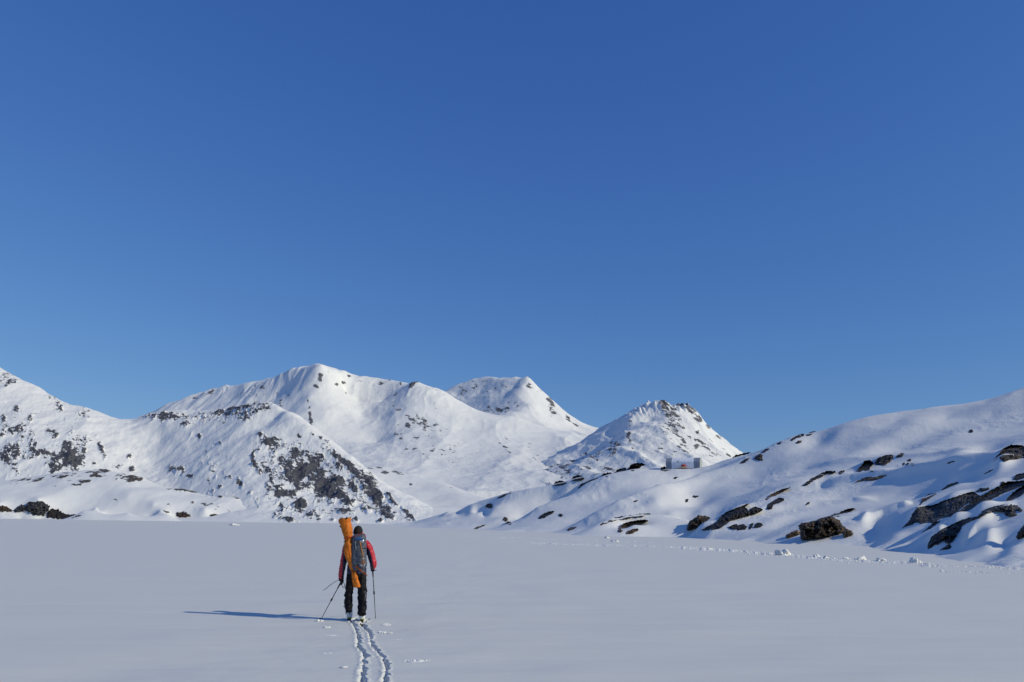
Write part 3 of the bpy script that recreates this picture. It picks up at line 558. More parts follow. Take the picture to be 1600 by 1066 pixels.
def outcrop(bvh, poly, mat, label, name='rock_outcrop', cat='rock outcrop', bulge=0.8, ragged=1.1, stand=False, group=None, pieces=True, step=None):
    ROCK_SEED[0] += 1; sd = ROCK_SEED[0] * 7 + 100
    us = [p[0] for p in poly]; vs = [p[1] for p in poly]
    size = max(max(us) - min(us), max(vs) - min(vs))
    st = step or (0.45 if size < 14 else 0.7 if size < 40 else 1.0)
    gu = np.arange(min(us) - 2, max(us) + 2 + st, st); gv = np.arange(min(vs) - 2, max(vs) + 2 + st, st)
    U, V = np.meshgrid(gu, gv)
    rg = min(ragged, size * .05 + .2)
    Uw = U + rg * fbm(U / 3.2, V / 3.2, 3, sd); Vw = V + rg * fbm(U / 3.2, V / 3.2, 3, sd + 1)
    d = edge_dist(Uw, Vw, poly)
    keepc = (d[:-1, :-1] > 0) | (d[1:, :-1] > 0) | (d[:-1, 1:] > 0) | (d[1:, 1:] > 0)
    # depth of the ground under each point
    lowest = sorted(range(len(poly)), key=lambda i: -vs[i])[:3]
    Ds = []
    for i in lowest:
        h = bvh.ray_cast(CAMP, ray(us[i], vs[i]).normalized())
        if h[0] is not None: Ds.append(h[0].y)
    cu = sum(us) / len(us); cv = sum(vs) / len(vs)
    h = bvh.ray_cast(CAMP, ray(cu, cv).normalized())
    if h[0] is not None and (not Ds or h[0].y < max(Ds) * 1.25): Ds.append(h[0].y)
    if not Ds:
        for dv in range(1, 14):
            h = bvh.ray_cast(CAMP, ray(cu, cv + dv).normalized())
            if h[0] is not None: Ds = [h[0].y]; break
    D0 = sorted(Ds)[len(Ds) // 2] if Ds else 200.0
    vb = max(vs)
    mpp = D0 / F
    Dm = np.full(U.shape, D0)
    need = np.zeros(U.shape, bool); need[:-1, :-1] |= keepc; need[1:, :-1] |= keepc; need[:-1, 1:] |= keepc; need[1:, 1:] |= keepc
    if stand:
        Dm = D0 + (vb - V) * mpp * 0.5
    else:
        for i, j in zip(*np.nonzero(need)):
            h = bvh.ray_cast(CAMP, ray(U[i, j], V[i, j]).normalized())
            t = h[0].y if h[0] is not None else D0 * 1.03
            Dm[i, j] = min(max(t, D0 * .90), D0 * 1.12)
        Dm = blur(Dm, 3)
    dd = np.clip(d, 0, None) * mpp
    W = max(dd.max(), .05)
    prof = np.sqrt(np.clip(1 - (1 - np.clip(dd / W, 0, 1)) ** 2, 0, 1))
    a = U * mpp; c = V * mpp
    s1 = W * .9 + .15
    fac = np.abs(perlin(a / s1 + c / s1 * .4, c / s1 - a / s1 * .3, sd)) * .9 + .45 * ridged(a / s1 * 1.4, c / s1 * 1.8, 4, sd + 3, .6) - .3
    fac = .55 * facets(a / s1 / .55 + .25 * fac, c / s1 / .42, sd) + .30 * facets(a / s1 / .22, c / s1 / .17, sd + 9) + .35 * fac + .15
    fr = W * bulge * (.8 * prof + 1.25 * fac * np.clip(dd / W * 2.5, 0, 1)) * 1.25
    bk = W * bulge * 0.9 * prof + 0.25 * W
    edge = d <= 0
    fr = np.where(edge, 0.0, fr); bk = np.where(edge, 0.0, bk)
    verts, idx = [], {}
    def vid(i, j, side):
        if edge[i, j]: side = 0
        k = (i, j, side)
        if k not in idx:
            uu, vv = U[i, j], V[i, j]
            if edge[i, j]:      # pull the border onto the outline
                gi = slice(max(i - 1, 0), i + 2); gj = slice(max(j - 1, 0), j + 2)
                m_ = d[gi, gj] > 0
                if m_.any():
                    w0 = -d[i, j]; w1 = d[gi, gj][m_].mean()
                    t = w0 / (w0 + w1 + 1e-9)
                    uu += (U[gi, gj][m_].mean() - uu) * t; vv += (V[gi, gj][m_].mean() - vv) * t
            D = Dm[i, j] - fr[i, j] if side == 1 else Dm[i, j] + bk[i, j] if side == 2 else Dm[i, j]
            idx[k] = len(verts); verts.append(P(uu, vv, D))
        return idx[k]
    faces = []
    for i, j in zip(*np.nonzero(keepc)):
        q = [(i, j), (i + 1, j), (i + 1, j + 1), (i, j + 1)]
        f1 = [vid(x, y, 1) for x, y in q]; f2 = [vid(x, y, 2) for x, y in reversed(q)]
        faces.append(f1)
        if set(f1) != set(f2): faces.append(f2)
    if not faces: return None
    me = raw_mesh(name, verts, faces)
    o = link(name, me, mat, None, False)
    tag(o, label, cat, group)
    return o

BH = bvh_of('snowy_hillside'); BS = bvh_of('shore_hill')
rk = lambda poly, mat, label, **k: outcrop(BH, poly, mat, label, **k)
boulder = dict(name='boulder', cat='boulder', stand=True, bulge=.8)
rk([(1074,829),(1073,822),(1078,814),(1086,809),(1091,805),(1096,806),(1101,806),(1108,808),(1115,814),(1118,818),(1112,822),(1105,823),(1098,826),(1088,829)], MR_BROWN, 'brown boulder with tan faces, just right of the smooth snow dome', **boulder)
rk([(1095,829),(1105,823),(1118,817),(1125,808),(1135,800),(1150,794),(1163,789),(1173,786),(1160,795),(1164,793),(1170,797),(1178,792),(1185,793),(1193,796),(1190,799),(1180,803),(1170,806),(1155,811),(1141,815),(1132,822),(1125,827),(1110,829)], MR_DARK, 'long dark whaleback outcrop rising right from behind the brown boulder')
rk([(1195,785),(1196,780),(1205,772),(1220,765),(1236,761),(1228,766),(1215,773),(1202,780)], MR_TAN, 'thin curved tan rock edge above the jagged black rocks on the middle bench', bulge=.5)
rk([(1197,796),(1200,788),(1210,782),(1218,777),(1226,780),(1220,785),(1209,789),(1207,796)], MR_DARK, 'jagged black rock at the upper end of the long whaleback outcrop')
rk([(1258,789),(1262,785),(1266,784),(1264,788),(1260,790)], MR_DARK, 'tiny dark stone alone in blue snow right of the whaleback outcrop', name='stone', cat='stone')
rk([(1137,824),(1147,819),(1153,820),(1162,819),(1168,823),(1165,828),(1155,829),(1142,827)], MR_DARK, 'low dark rock with snow above it, right foot of the whaleback outcrop', ragged=1.2)
rk([(1169,828),(1172,820),(1177,816),(1176,823),(1172,828)], MR_DARK, 'small upright dark rock, middle one of three low rocks by the shore', name='stone', cat='stone')
rk([(1177,824),(1182,817),(1188,817),(1193,820),(1189,824),(1180,826)], MR_DARK, 'rounded dark rock, right-hand one of three low rocks by the shore', name='stone', cat='stone')
rk([(1227,842),(1228,836),(1235,832),(1246,828),(1252,832),(1252,842),(1244,844),(1230,845)], MR_TAN, 'tan boulder at the left end of the big brown shore rock', **boulder)
rk([(1247,822),(1252,817),(1262,816),(1276,813),(1284,809),(1298,806),(1305,810),(1312,813),(1316,820),(1322,826),(1330,830),(1333,836),(1330,841),(1318,843),(1290,843),(1260,844),(1251,843),(1250,830)], MR_BROWN, 'largest brown craggy rock standing at the lake shore, streaked with snow', **boulder)
rk([(1296,810),(1300,804),(1310,802),(1322,796),(1333,794),(1338,795),(1325,801),(1312,807),(1302,812)], MR_DARK, 'narrow dark rib climbing right from the big brown shore rock')
rk([(1318,842),(1317,832),(1324,827),(1331,830),(1334,836),(1331,841)], MR_TAN, 'tan block at the right end of the big brown shore rock', **boulder)
rk([(1338,736),(1345,728),(1351,720),(1360,719),(1366,724),(1361,729),(1358,733),(1365,735),(1366,738),(1356,738),(1350,735),(1343,738)], MR_DARK, 'ragged dark rock, left of the pair halfway up the hillside', bulge=.8)
rk([(1366,722),(1375,714),(1386,711),(1394,710),(1396,714),(1391,722),(1382,729),(1376,728),(1369,727)], MR_BROWN, 'smooth dark brown rock, right of the pair halfway up the hillside', bulge=.8)
rk([(1400,713),(1408,708),(1414,709),(1408,715),(1401,716)], MR_BROWN, 'small brown stone beside the pair of rocks halfway up the hillside', name='stone', cat='stone')
for i, q in enumerate([[(1417,721),(1418,718),(1423,717),(1424,720),(1421,722)],[(1409,728),(1411,723),(1414,723),(1413,726),(1411,729)],[(1415,728),(1416,724),(1420,723),(1420,727),(1417,729)],[(1422,727),(1424,723),(1428,725),(1427,728)]]):
    rk(q, MR_DARK, ('topmost', 'leftmost', 'lowest', 'rightmost')[i] + ' of four little black stones clustered right of the rock pair', name='stone', cat='stone', group='cluster of little black stones on the hillside')
rk([(1333,755),(1345,749),(1356,745),(1368,745),(1380,741),(1390,741),(1380,747),(1367,752),(1357,753),(1350,752),(1340,754)], MR_TAN, 'flat reddish brown slab lying on snow below the rock pair', name='rock_slab', cat='rock slab', bulge=.4)
rk([(1551,720),(1560,710),(1568,700),(1580,695),(1595,696),(1606,699),(1612,712),(1604,716),(1590,718),(1580,719),(1570,723),(1564,719),(1558,718)], MR_BROWN, 'dark brown hump of rock casting a long blue shadow near the right edge', bulge=.8)
rk([(1408,826),(1420,815),(1428,800),(1433,793),(1440,792),(1447,790),(1456,790),(1470,784),(1490,777),(1508,771),(1520,768),(1527,772),(1533,777),(1515,786),(1500,797),(1485,808),(1470,812),(1460,818),(1450,818),(1440,820),(1433,817),(1420,823)], MR_GREY, 'big grey tilted slab with vertical streaks above the lake shore', name='rock_slab', cat='rock slab', bulge=.35)
rk([(1484,809),(1502,796),(1518,784),(1533,775),(1545,768),(1560,760),(1575,752),(1590,752),(1608,749),(1608,755),(1588,762),(1570,769),(1555,777),(1540,785),(1520,797),(1500,804)], MR_GREY, 'long grey slab running up to the right edge behind the big tilted slab', name='rock_slab', cat='rock slab', bulge=.4)
rk([(1438,786),(1441,779),(1450,773),(1460,770),(1463,771),(1455,777),(1445,784),(1436,791)], MR_BROWN, 'brown ledge at the upper left corner of the big tilted slab')
rk([(1470,766),(1480,758),(1492,754),(1498,754),(1495,759),(1485,763),(1478,765)], MR_BROWN, 'small brown ledge poking from snow above the big tilted slab')
rk([(1523,769),(1532,763),(1545,762),(1546,765),(1535,769)], MR_GREY, 'thin grey ledge between the two big tilted slabs')
rk([(1582,751),(1587,742),(1590,741),(1606,738),(1606,746),(1590,751)], MR_DARK, 'square dark block on top of the long slab at the right edge', name='boulder', cat='boulder', bulge=.8)
rk([(1563,758),(1566,752),(1571,754),(1574,758),(1568,760)], MR_DARK, 'small dark knob on the crest of the long slab', name='stone', cat='stone')
rk([(1449,858),(1450,850),(1455,839),(1463,833),(1475,826),(1490,818),(1503,812),(1515,809),(1527,807),(1537,797),(1550,792),(1565,789),(1580,788),(1590,790),(1598,796),(1597,801),(1590,799),(1585,798),(1588,803),(1592,806),(1585,807),(1572,808),(1568,800),(1555,799),(1543,803),(1530,810),(1515,816),(1503,822),(1501,828),(1497,835),(1490,845),(1482,851),(1476,848),(1477,843),(1468,848),(1466,852),(1460,851),(1455,856)], MR_GREY, 'lowest dark grey outcrop curving up and right like a tail', bulge=.9)
rk([(1467,860),(1475,855),(1483,850),(1487,853),(1486,857),(1475,860)], MR_BROWN, 'small brown rock in the snow under the curving outcrop', name='stone', cat='stone')
rk([(1568,787),(1575,777),(1587,766),(1606,755),(1606,766),(1590,778),(1580,784)], MR_GREY, 'leaning grey slab between the long slab and curving outcrop', name='rock_slab', cat='rock slab', bulge=.4)
rk([(1587,840),(1590,832),(1597,824),(1604,815),(1622,812),(1622,845),(1604,846),(1592,843)], MR_GREY, 'dark rounded boulder cut off by the right edge above the shore', **boulder)
rk([(1434,836),(1448,826),(1458,817),(1470,813),(1468,816),(1455,826),(1445,831)], MR_DARK, 'thin pointed rock strip below the big tilted slab')
rk([(935,821),(938,818),(950,814),(962,809),(970,807),(985,805),(1000,803),(1012,802),(1018,804),(1005,806),(990,808),(975,811),(962,813),(950,817),(940,822)], MR_BROWN, 'long thin rock line along the crest of the snow dome', bulge=.5)
rk([(964,832),(968,824),(975,818),(983,815),(995,813),(1008,812),(1015,814),(1005,816),(993,819),(983,822),(976,828),(970,833)], MR_BROWN, 'arched rock band on the left flank of the snow dome')
rk([(976,834),(982,829),(990,826),(997,826),(998,828),(990,833),(982,835)], MR_TAN, 'mottled lump of rock at the foot of the arched band', name='boulder', cat='boulder')
rk([(885,829),(891,824),(902,823),(898,827),(890,830)], MR_BROWN, 'small brown rock at the lake edge left of the snow dome', name='stone', cat='stone')
rk([(839,811),(847,804),(858,799),(866,798),(864,802),(856,806),(852,810),(845,811)], MR_DARK, 'slanting dark rock below the second snow crest')
rk([(872,807),(874,803),(878,803),(880,806),(877,809)], MR_DARK, 'round dark stone beside the slanting rock below the second crest', name='stone', cat='stone')
rk([(758,791),(762,787),(768,787),(771,791),(769,795),(764,795)], MR_DARK, 'dark stone high on the nose of the farthest shore spur', name='stone', cat='stone')
rk([(785,812),(788,808),(792,808),(794,813),(790,816)], MR_BROWN, 'upper brown stone of two at the mouth of the sunlit bowl', name='stone', cat='stone')
rk([(789,819),(793,815),(798,816),(801,819),(796,821)], MR_BROWN, 'lower brown stone of two at the mouth of the sunlit bowl', name='stone', cat='stone')
rk([(739,828),(744,824),(753,821),(760,820),(752,824),(745,828)], MR_BROWN, 'thin brown rock at the lake edge of the farthest spur', name='stone', cat='stone')
rk([(776,779),(784,774),(792,770),(800,768),(800,771),(790,775),(782,779)], MR_DARK, 'dark rock line on the farthest spur crest above the sunlit bowl')
rk([(863,759),(868,753),(875,751),(881,752),(887,755),(880,758),(870,760)], MR_DARK, 'dark rock on the skyline ridge, leftmost of the ridge rocks')
rk([(891,751),(895,745),(903,742),(909,744),(914,748),(910,751),(900,752)], MR_DARK, 'dark rock on the skyline ridge, second of the ridge rocks')
rk([(903,764),(908,756),(920,751),(935,746),(936,749),(922,756),(910,764)], MR_DARK, 'dark band of rock along the top of the second crest')
rk([(938,746),(943,740),(955,738),(957,741),(947,746)], MR_DARK, 'dark rock low on the ridge, third of the ridge rocks')
rk([(960,738),(967,733),(979,730),(978,735),(966,739)], MR_DARK, 'dark rock just left of the hump on the ridge')
rk([(980,735),(984,727),(991,724),(1003,723.5),(1010,727),(1003,728),(997,734),(988,737)], MR_DARK, 'dark hump of rock on the ridge a little left of the hut', bulge=.8)
rk([(1031,736),(1033,731),(1038,729),(1043,732),(1049,732),(1049,735),(1040,737)], MR_BROWN, 'brown stones piled at the left corner of the hut', name='boulder', cat='boulder')
rk([(1050,748),(1056,745),(1060,745),(1056,749)], MR_DARK, 'thin dark stone on the crest in front of the hut', name='stone', cat='stone')
rk([(988,785),(992,782),(997,781),(994,785)], MR_DARK, 'thin dark stone on the face below the third crest', name='stone', cat='stone')
rk([(1176,719),(1182,712),(1188,709),(1192,711),(1191,716),(1195,720),(1186,720.5),(1180,718)], MR_BROWN, 'brown boulder just under the skyline right of the pointed mountain', name='boulder', cat='boulder', bulge=.8)
rk([(1143,716),(1150,711),(1163,708),(1175,706),(1168,710),(1150,715)], MR_DARK, 'thin dark rock on the skyline where the pointed mountain ends')
rk([(1156,724),(1163,718),(1171,715),(1168,720),(1163,725)], MR_DARK, 'slanting dark rock left of the brown boulder under the skyline', name='stone', cat='stone')
rk([(1188,708),(1196,702),(1201,700),(1202,703),(1194,708)], MR_DARK, 'thin dark rock on the skyline above the brown boulder', name='stone', cat='stone')
rk([(1213,695),(1217,691),(1222,690),(1219,695)], MR_DARK, 'small dark stone on the skyline between the two long rock lines', name='stone', cat='stone')
rk([(1233,689),(1240,683),(1250,679),(1257,677),(1256,681),(1245,685),(1238,690)], MR_DARK, 'dark line of rock on the rising skyline')
rk([(1257,681),(1266,675),(1275,674),(1270,678),(1264,682)], MR_DARK, 'dark rock capping the bump on the skyline')
rk([(1243,692),(1248,688),(1253,689),(1251,693),(1246,694)], MR_BROWN, 'round brown stone below the dark skyline rocks', name='stone', cat='stone')
rk([(1253,759),(1260,754),(1268,748),(1280,742),(1285,738),(1292,736),(1305,736),(1306,739),(1298,741),(1288,742),(1284,745),(1275,749),(1265,755),(1262,759),(1256,760)], MR_DARK, 'dark rock line stepping up left of the hillside rock pair', ragged=1.2)
rk([(1309,741),(1313,736),(1320,735),(1318,739),(1313,742)], MR_BROWN, 'brown stone at the right end of the stepping rock line', name='stone', cat='stone')
rk([(1513,676),(1516,671),(1519,671),(1521,675),(1517,677)], MR_DARK, 'lone small black stone high on the hillside', name='stone', cat='stone')
rk([(1537,741),(1545,735),(1555,732),(1551,736),(1543,740)], MR_DARK, 'thin dark rock in the snow above the two big slabs', name='stone', cat='stone')
rk([(1479,724),(1485,721),(1493,719.5),(1490,722),(1483,724.5)], MR_DARK, 'sliver of dark rock left of the shadowed brown hump', name='stone', cat='stone')
rk([(1081,777),(1084,774),(1092,775),(1090,777.5),(1084,778)], MR_DARK, 'upper black stone of two in the blue hollow', name='stone', cat='stone')
rk([(1070,785),(1072,780),(1076,780),(1075,784),(1072,786)], MR_DARK, 'lower black stone of two in the blue hollow', name='stone', cat='stone')
outcrop(BS, [(-14,801),(-14,792),(-2,790),(8,791),(14,794),(20,799),(10,800),(0,799)], MR_BROWN, 'low dark rock cut off by the left edge at the lake shore', bulge=.4, ragged=3)
outcrop(BS, [(18,799),(26,794),(34,789),(41,790),(46,784),(54,786),(58,783),(68,784),(73,788),(78,790),(76,797),(71,800),(70,806),(60,806),(50,803),(42,799),(34,799),(26,800)], MR_GREY, 'broadest dark outcrop at the far left shore of the lake', bulge=.4, ragged=3)
outcrop(BS, [(72,808),(74,800),(80,796),(90,796),(97,801),(108,805),(120,804),(134,803),(126,808),(112,811),(96,811),(82,810)], MR_DARK, 'low ragged rock tapering right along the far left shore', bulge=.4, ragged=3)
outcrop(BS, [(275,806),(277,800),(284,801),(297,804),(298,807),(288,809),(280,808)], MR_BROWN, 'left brown rock of the small ones at the foot of the shore hill', bulge=.6, name='boulder', cat='boulder')
outcrop(BS, [(328,810),(328,804),(336,803),(347,808),(345,812),(336,813)], MR_BROWN, 'right brown rock of the small ones at the foot of the shore hill', bulge=.6, name='boulder', cat='boulder')
# ------------------------------------------------------------------ skier seen from behind
G0 = ground(558, 970); DP = G0.y
MP = (P(560, 900, DP) - P(559, 900, DP)).length          # metres per photo pixel at the skier
def Z5(x, y, dy=0.0):                                     # coordinates measured on a 5.333x enlargement
    return P(480 + x / 5.333, 790 + y / 5.333, DP + dy)
ZS = MP / 5.333
def sweep(path, n=20, cap=True, sq=2.0):
    """closed tube through (point, rx, ry); rx across (x), ry in depth; sq > 2 squares the section"""
    V, Fs = [], []
    m = len(path)
    for i, (p, rx, ry) in enumerate(path):
        a = path[max(i - 1, 0)][0]; b = path[min(i + 1, m - 1)][0]
        t = (Vector(b) - Vector(a)).normalized()
        ref = Vector((1, 0, 0)) if abs(t.x) < .85 else Vector((0, 0, 1))
        bi = t.cross(ref).normalized(); nx = bi.cross(t).normalized()
        for k in range(n):
            an = 2 * math.pi * k / n; c, s_ = math.cos(an), math.sin(an)
            e = 2.0 / sq
            V.append(Vector(p) + nx * rx * abs(c) ** e * (1 if c >= 0 else -1) + bi * ry * abs(s_) ** e * (1 if s_ >= 0 else -1))
    for i in range(m - 1):
        for k in range(n):
            Fs.append((i * n + k, i * n + (k + 1) % n, (i + 1) * n + (k + 1) % n, (i + 1) * n + k))
    if cap:
        for i, rev in ((0, True), (m - 1, False)):
            c = len(V); V.append(Vector(path[i][0]))
            for k in range(n):
                f = (i * n + k, i * n + (k + 1) % n, c); Fs.append(tuple(reversed(f)) if rev else f)
    return V, Fs
def smooth_path(path, k=4):
    """Catmull-Rom through (point, r...) tuples"""
    out = []
    q = [np.array([*p[0], *p[1:]], float) for p in path]
    for i in range(len(q) - 1):
        p0 = q[max(i - 1, 0)]; p1 = q[i]; p2 = q[i + 1]; p3 = q[min(i + 2, len(q) - 1)]
        for s_ in range(k):
            t = s_ / k
            v = .5 * ((2 * p1) + (-p0 + p2) * t + (2 * p0 - 5 * p1 + 4 * p2 - p3) * t * t + (-p0 + 3 * p1 - 3 * p2 + p3) * t ** 3)
            out.append((Vector(v[:3]), *v[3:]))
    out.append((Vector(q[-1][:3]), *q[-1][3:])); return out
def merge(*parts):
    V, Fs = [], []
    for v, f in parts:
        o = len(V); V += list(v); Fs += [tuple(i + o for i in q) for q in f]
    return V, Fs
def blob(p, rx, ry, rz, n=16, m=10):
    V, Fs = [], []
    pth = []
    for i in range(m + 1):
        a = -math.pi / 2 + math.pi * i / m
        pth.append((Vector(p) + Vector((0, 0, rz * math.sin(a))), max(rx * math.cos(a), 1e-4), max(ry * math.cos(a), 1e-4)))
    return sweep(pth, n, False)
def remesh(name, VF, voxel=0.009, smooth=4, deci=None):
    me = raw_mesh(name + '_tmp', *VF); o = bpy.data.objects.new('tmp', me); COL.objects.link(o)
    r = o.modifiers.new('r', 'REMESH'); r.mode = 'VOXEL'; r.voxel_size = voxel
    s_ = o.modifiers.new('s', 'SMOOTH'); s_.factor = .5; s_.iterations = smooth
    dg = bpy.context.evaluated_depsgraph_get(); dg.update()
    out = bpy.data.meshes.new_from_object(o.evaluated_get(dg)); out.name = name
    bpy.data.objects.remove(o); bpy.data.meshes.remove(me); out.materials.clear()
    return out
def getco(me):
    co = np.empty(len(me.vertices) * 3); me.vertices.foreach_get('co', co); return co.reshape(-1, 3)
def getno(me):
    return np.array([tuple(v.normal) for v in me.vertices])
def setco(me, co):
    me.vertices.foreach_set('co', co.reshape(-1)); me.update()
def n3(co, s, seed):
    return fbm(co[:, 0] / s + co[:, 1] / s * .7, co[:, 2] / s - co[:, 1] / s * .5, 4, seed)

M_SKIN = plain('skin', (.42, .25, .17), .55)
M_HAIR = plain('hair', (.035, .022, .016), .8, noise=.5, nscale=60, bump=.6, bscale=220)
M_CAP = plain('charcoal_knit', (.028, .028, .032), .9, noise=.3, nscale=90, bump=.8, bscale=300)
M_NAVY = plain('navy_shell', (.012, .014, .045), .45, noise=.25, nscale=12, bump=.4, bscale=30)
M_RED = plain('red_shell', (.50, .014, .026), .42, noise=.18, nscale=14, bump=.4, bscale=30)
M_PANTS = plain('black_trousers', (.0045, .0040, .0060), .6, noise=.3, nscale=9, bump=.5, bscale=22)
M_GLOVE = plain('black_glove', (.006, .006, .008), .6, bump=.4, bscale=80)
M_WHITE = plain('white_boot_shell', (.72, .74, .74), .35, noise=.06, nscale=20)
M_BUCKLE = plain('grey_blue_buckle', (.10, .17, .24), .4)
M_BLACK = plain('black_rubber', (.008, .008, .009), .6)
M_YEL = plain('yellow_green_plastic', (.30, .32, .05), .5)
M_ORANGE = plain('orange_fabric', (.58, .155, .014), .55, noise=.12, nscale=6, bump=.55, bscale=9)
M_ORD = plain('dark_orange_webbing', (.30, .075, .015), .6, noise=.2, nscale=50)
M_REDC = plain('red_webbing', (.50, .02, .02), .5)
M_WOOD = plain('brown_wood', (.34, .13, .035), .5, noise=.35, nscale=18)
M_STEEL = plain('brushed_steel', (.55, .56, .58), .3, metal=1.0)
M_POLE = plain('dark_aluminium', (.04, .04, .05), .35, metal=.6, noise=.5, nscale=30)
M_STRIPE = plain('white_trouser_stripe', (.45, .45, .48), .6)

# body: one continuous mesh (head, neck, torso, arms with hands, legs), clothes are its children
LH_ = Z5(284, 634, .02); RH_ = Z5(545, 528, .30)
def arm_paths(rk_):
    left = [(Z5(352, 325, 0), .075 * rk_, .08 * rk_), (Z5(328, 350, 0), .076 * rk_, .082 * rk_), (Z5(312, 420, -.01), .070 * rk_, .074 * rk_), (Z5(301, 480, -.02), .066 * rk_, .070 * rk_),
            (Z5(288, 545, 0), .062 * rk_, .064 * rk_), (Z5(281, 610, .02), .052 * rk_, .055 * rk_)]
    right = [(Z5(480, 310, 0), .075 * rk_, .08 * rk_), (Z5(512, 348, 0), .078 * rk_, .084 * rk_), (Z5(532, 410, -.01), .076 * rk_, .078 * rk_), (Z5(547, 465, -.02), .072 * rk_, .075 * rk_), (Z5(552, 492, .03), .068 * rk_, .075 * rk_),
             (Z5(550, 500, .14), .062 * rk_, .062 * rk_), (Z5(546, 520, .26), .050 * rk_, .050 * rk_)]
    return smooth_path(left), smooth_path(right)
la, ra = arm_paths(.55)
torso_b = smooth_path([(Z5(424, 235), .06, .065), (Z5(424, 270), .065, .07), (Z5(424, 300), .15, .085), (Z5(422, 350), .165, .1), (Z5(418, 450), .145, .09), (Z5(412, 560), .16, .11)])
def leg_path(k, s):
    if s < 0:
        return smooth_path([(Z5(375, 540, 0), .085 * k, .1 * k), (Z5(362, 600, 0), .088 * k, .098 * k), (Z5(352, 690, .03), .080 * k, .085 * k), (Z5(347, 740, .04), .078 * k, .082 * k), (Z5(345, 800, .03), .078 * k, .080 * k), (Z5(347, 850, -.06), .070 * k, .084 * k), (Z5(348, 888, -.10), .066 * k, .088 * k)])
    return smooth_path([(Z5(448, 540, 0), .095 * k, .1 * k), (Z5(455, 600, 0), .098 * k, .1 * k), (Z5(456, 690, -.02), .092 * k, .088 * k), (Z5(457, 740, -.03), .088 * k, .084 * k), (Z5(457, 800, -.04), .086 * k, .082 * k), (Z5(456, 860, -.20), .080 * k, .084 * k), (Z5(455, 908, -.27), .076 * k, .092 * k)])
head = merge(blob(Z5(424, 218, .02), 38 * ZS, .098, 47 * ZS), sweep(smooth_path([(Z5(424, 215, .02), .05, .055), (Z5(424, 260, .01), .058, .06), (Z5(424, 290, 0), .065, .07)])),
    sweep([(Z5(424, 222, .10), .012, .012), (Z5(424, 234, .135), .018, .016), (Z5(424, 238, .10), .016, .016)]),                 # nose
    blob(Z5(384, 226, .03), .010, .018, .03), blob(Z5(464, 226, .03), .010, .018, .03), sweep([(Z5(424, 245, .06), .04, .04), (Z5(424, 262, .085), .026, .022)]))
def hand_vf(c, axis, palm_dir, k=1.0, side=1):
    """fist round a pole: palm, four curled fingers of unequal length and a thumb"""
    a = Vector(axis).normalized(); o = (Vector(palm_dir) - a * Vector(palm_dir).dot(a)).normalized(); w = a.cross(o).normalized() * side
    parts = [sweep([(c + o * .030 * k + a * .045 * k, .014 * k, .012 * k), (c + o * .034 * k + a * .02 * k, .022 * k, .034 * k), (c + o * .034 * k - a * .025 * k, .022 * k, .034 * k), (c + o * .030 * k - a * .05 * k, .012 * k, .014 * k)], 12)]
    for i, ln in enumerate((.92, 1.0, .95, .78)):
        b = c + a * (.034 - .023 * i) * k
        pth = []
        for j in range(7):
            an = math.radians(-20 + j * 38 * ln)
            pth.append((b + o * math.cos(an) * .030 * k + w * math.sin(an) * .030 * k, (.0125 - .0006 * j) * k, (.0125 - .0006 * j) * k))
        parts.append(sweep(pth, 8))
    parts.append(sweep([(c + o * .030 * k + a * .045 * k - w * .012 * k, .013 * k, .013 * k), (c + o * .008 * k + a * .055 * k - w * .030 * k, .013 * k, .013 * k), (c - o * .022 * k + a * .048 * k - w * .022 * k, .0115 * k, .0115 * k), (c - o * .034 * k + a * .038 * k + w * .002 * k, .010 * k, .010 * k)], 8))
    return merge(*parts)
LT = ground(480 + 118 / 5.333, 790 + 944 / 5.333); RT = ground(480 + 570 / 5.333, 790 + 946 / 5.333)
LAX = (LH_ - LT).normalized(); RAX = (RH_ - RT).normalized(); LT = LT - LAX * .075; RT = RT - RAX * .075
hl = hand_vf(LH_, LAX, (.6, -.6, .3)); hr = hand_vf(RH_, RAX, (.5, -.7, .2), side=-1)
body_vf = merge(head, sweep(torso_b), sweep(la), sweep(ra), sweep(leg_path(.62, -1)[:-3]), sweep(leg_path(.62, 1)[:-3]),
    sweep([(la[-1][0], .028, .03), (LH_ + Vector((.02, -.02, .03)), .026, .028)]), sweep([(ra[-1][0], .028, .03), (RH_ + Vector((.02, -.02, .02)), .026, .028)]), hl, hr)
person = link('person', remesh('person', body_vf, .007, 2), M_SKIN)
tag(person, 'skier seen from behind in red and navy jacket, black trousers, holding two poles', 'person')
def child(name, me, mats, parent=None, label=None):
    if not isinstance(mats, (list, tuple)): mats = [mats]
    if len(me.materials) == 0:
        for m_ in mats: me.materials.append(m_)
    o = link(name, me, None, parent or person)
    if label: o['label'] = label
    return o

# hair / knitted cap
me = remesh('cap', merge(blob(Z5(424, 216, .015), 39.5 * ZS, .103, 48 * ZS)), .007, 2)
co = getco(me); nn = getno(me)
cut = Z5(424, 244).z; keep = [v.index for v in me.vertices]
co[:, 2] = np.maximum(co[:, 2], cut + .03 * (co[:, 1] - DP)); setco(me, co + nn * .0015 * np.sin(co[:, 0:1] * 900))
capo = child('knitted_cap', me, [M_CAP, M_HAIR])
me.update()
me.polygons.foreach_set('material_index', np.array([1 if (abs(p.center.x - Z5(424, 216).x) < 21 * ZS and p.center.z < Z5(424, 196).z and p.normal.y < -.3) else 0 for p in me.polygons], np.int32))

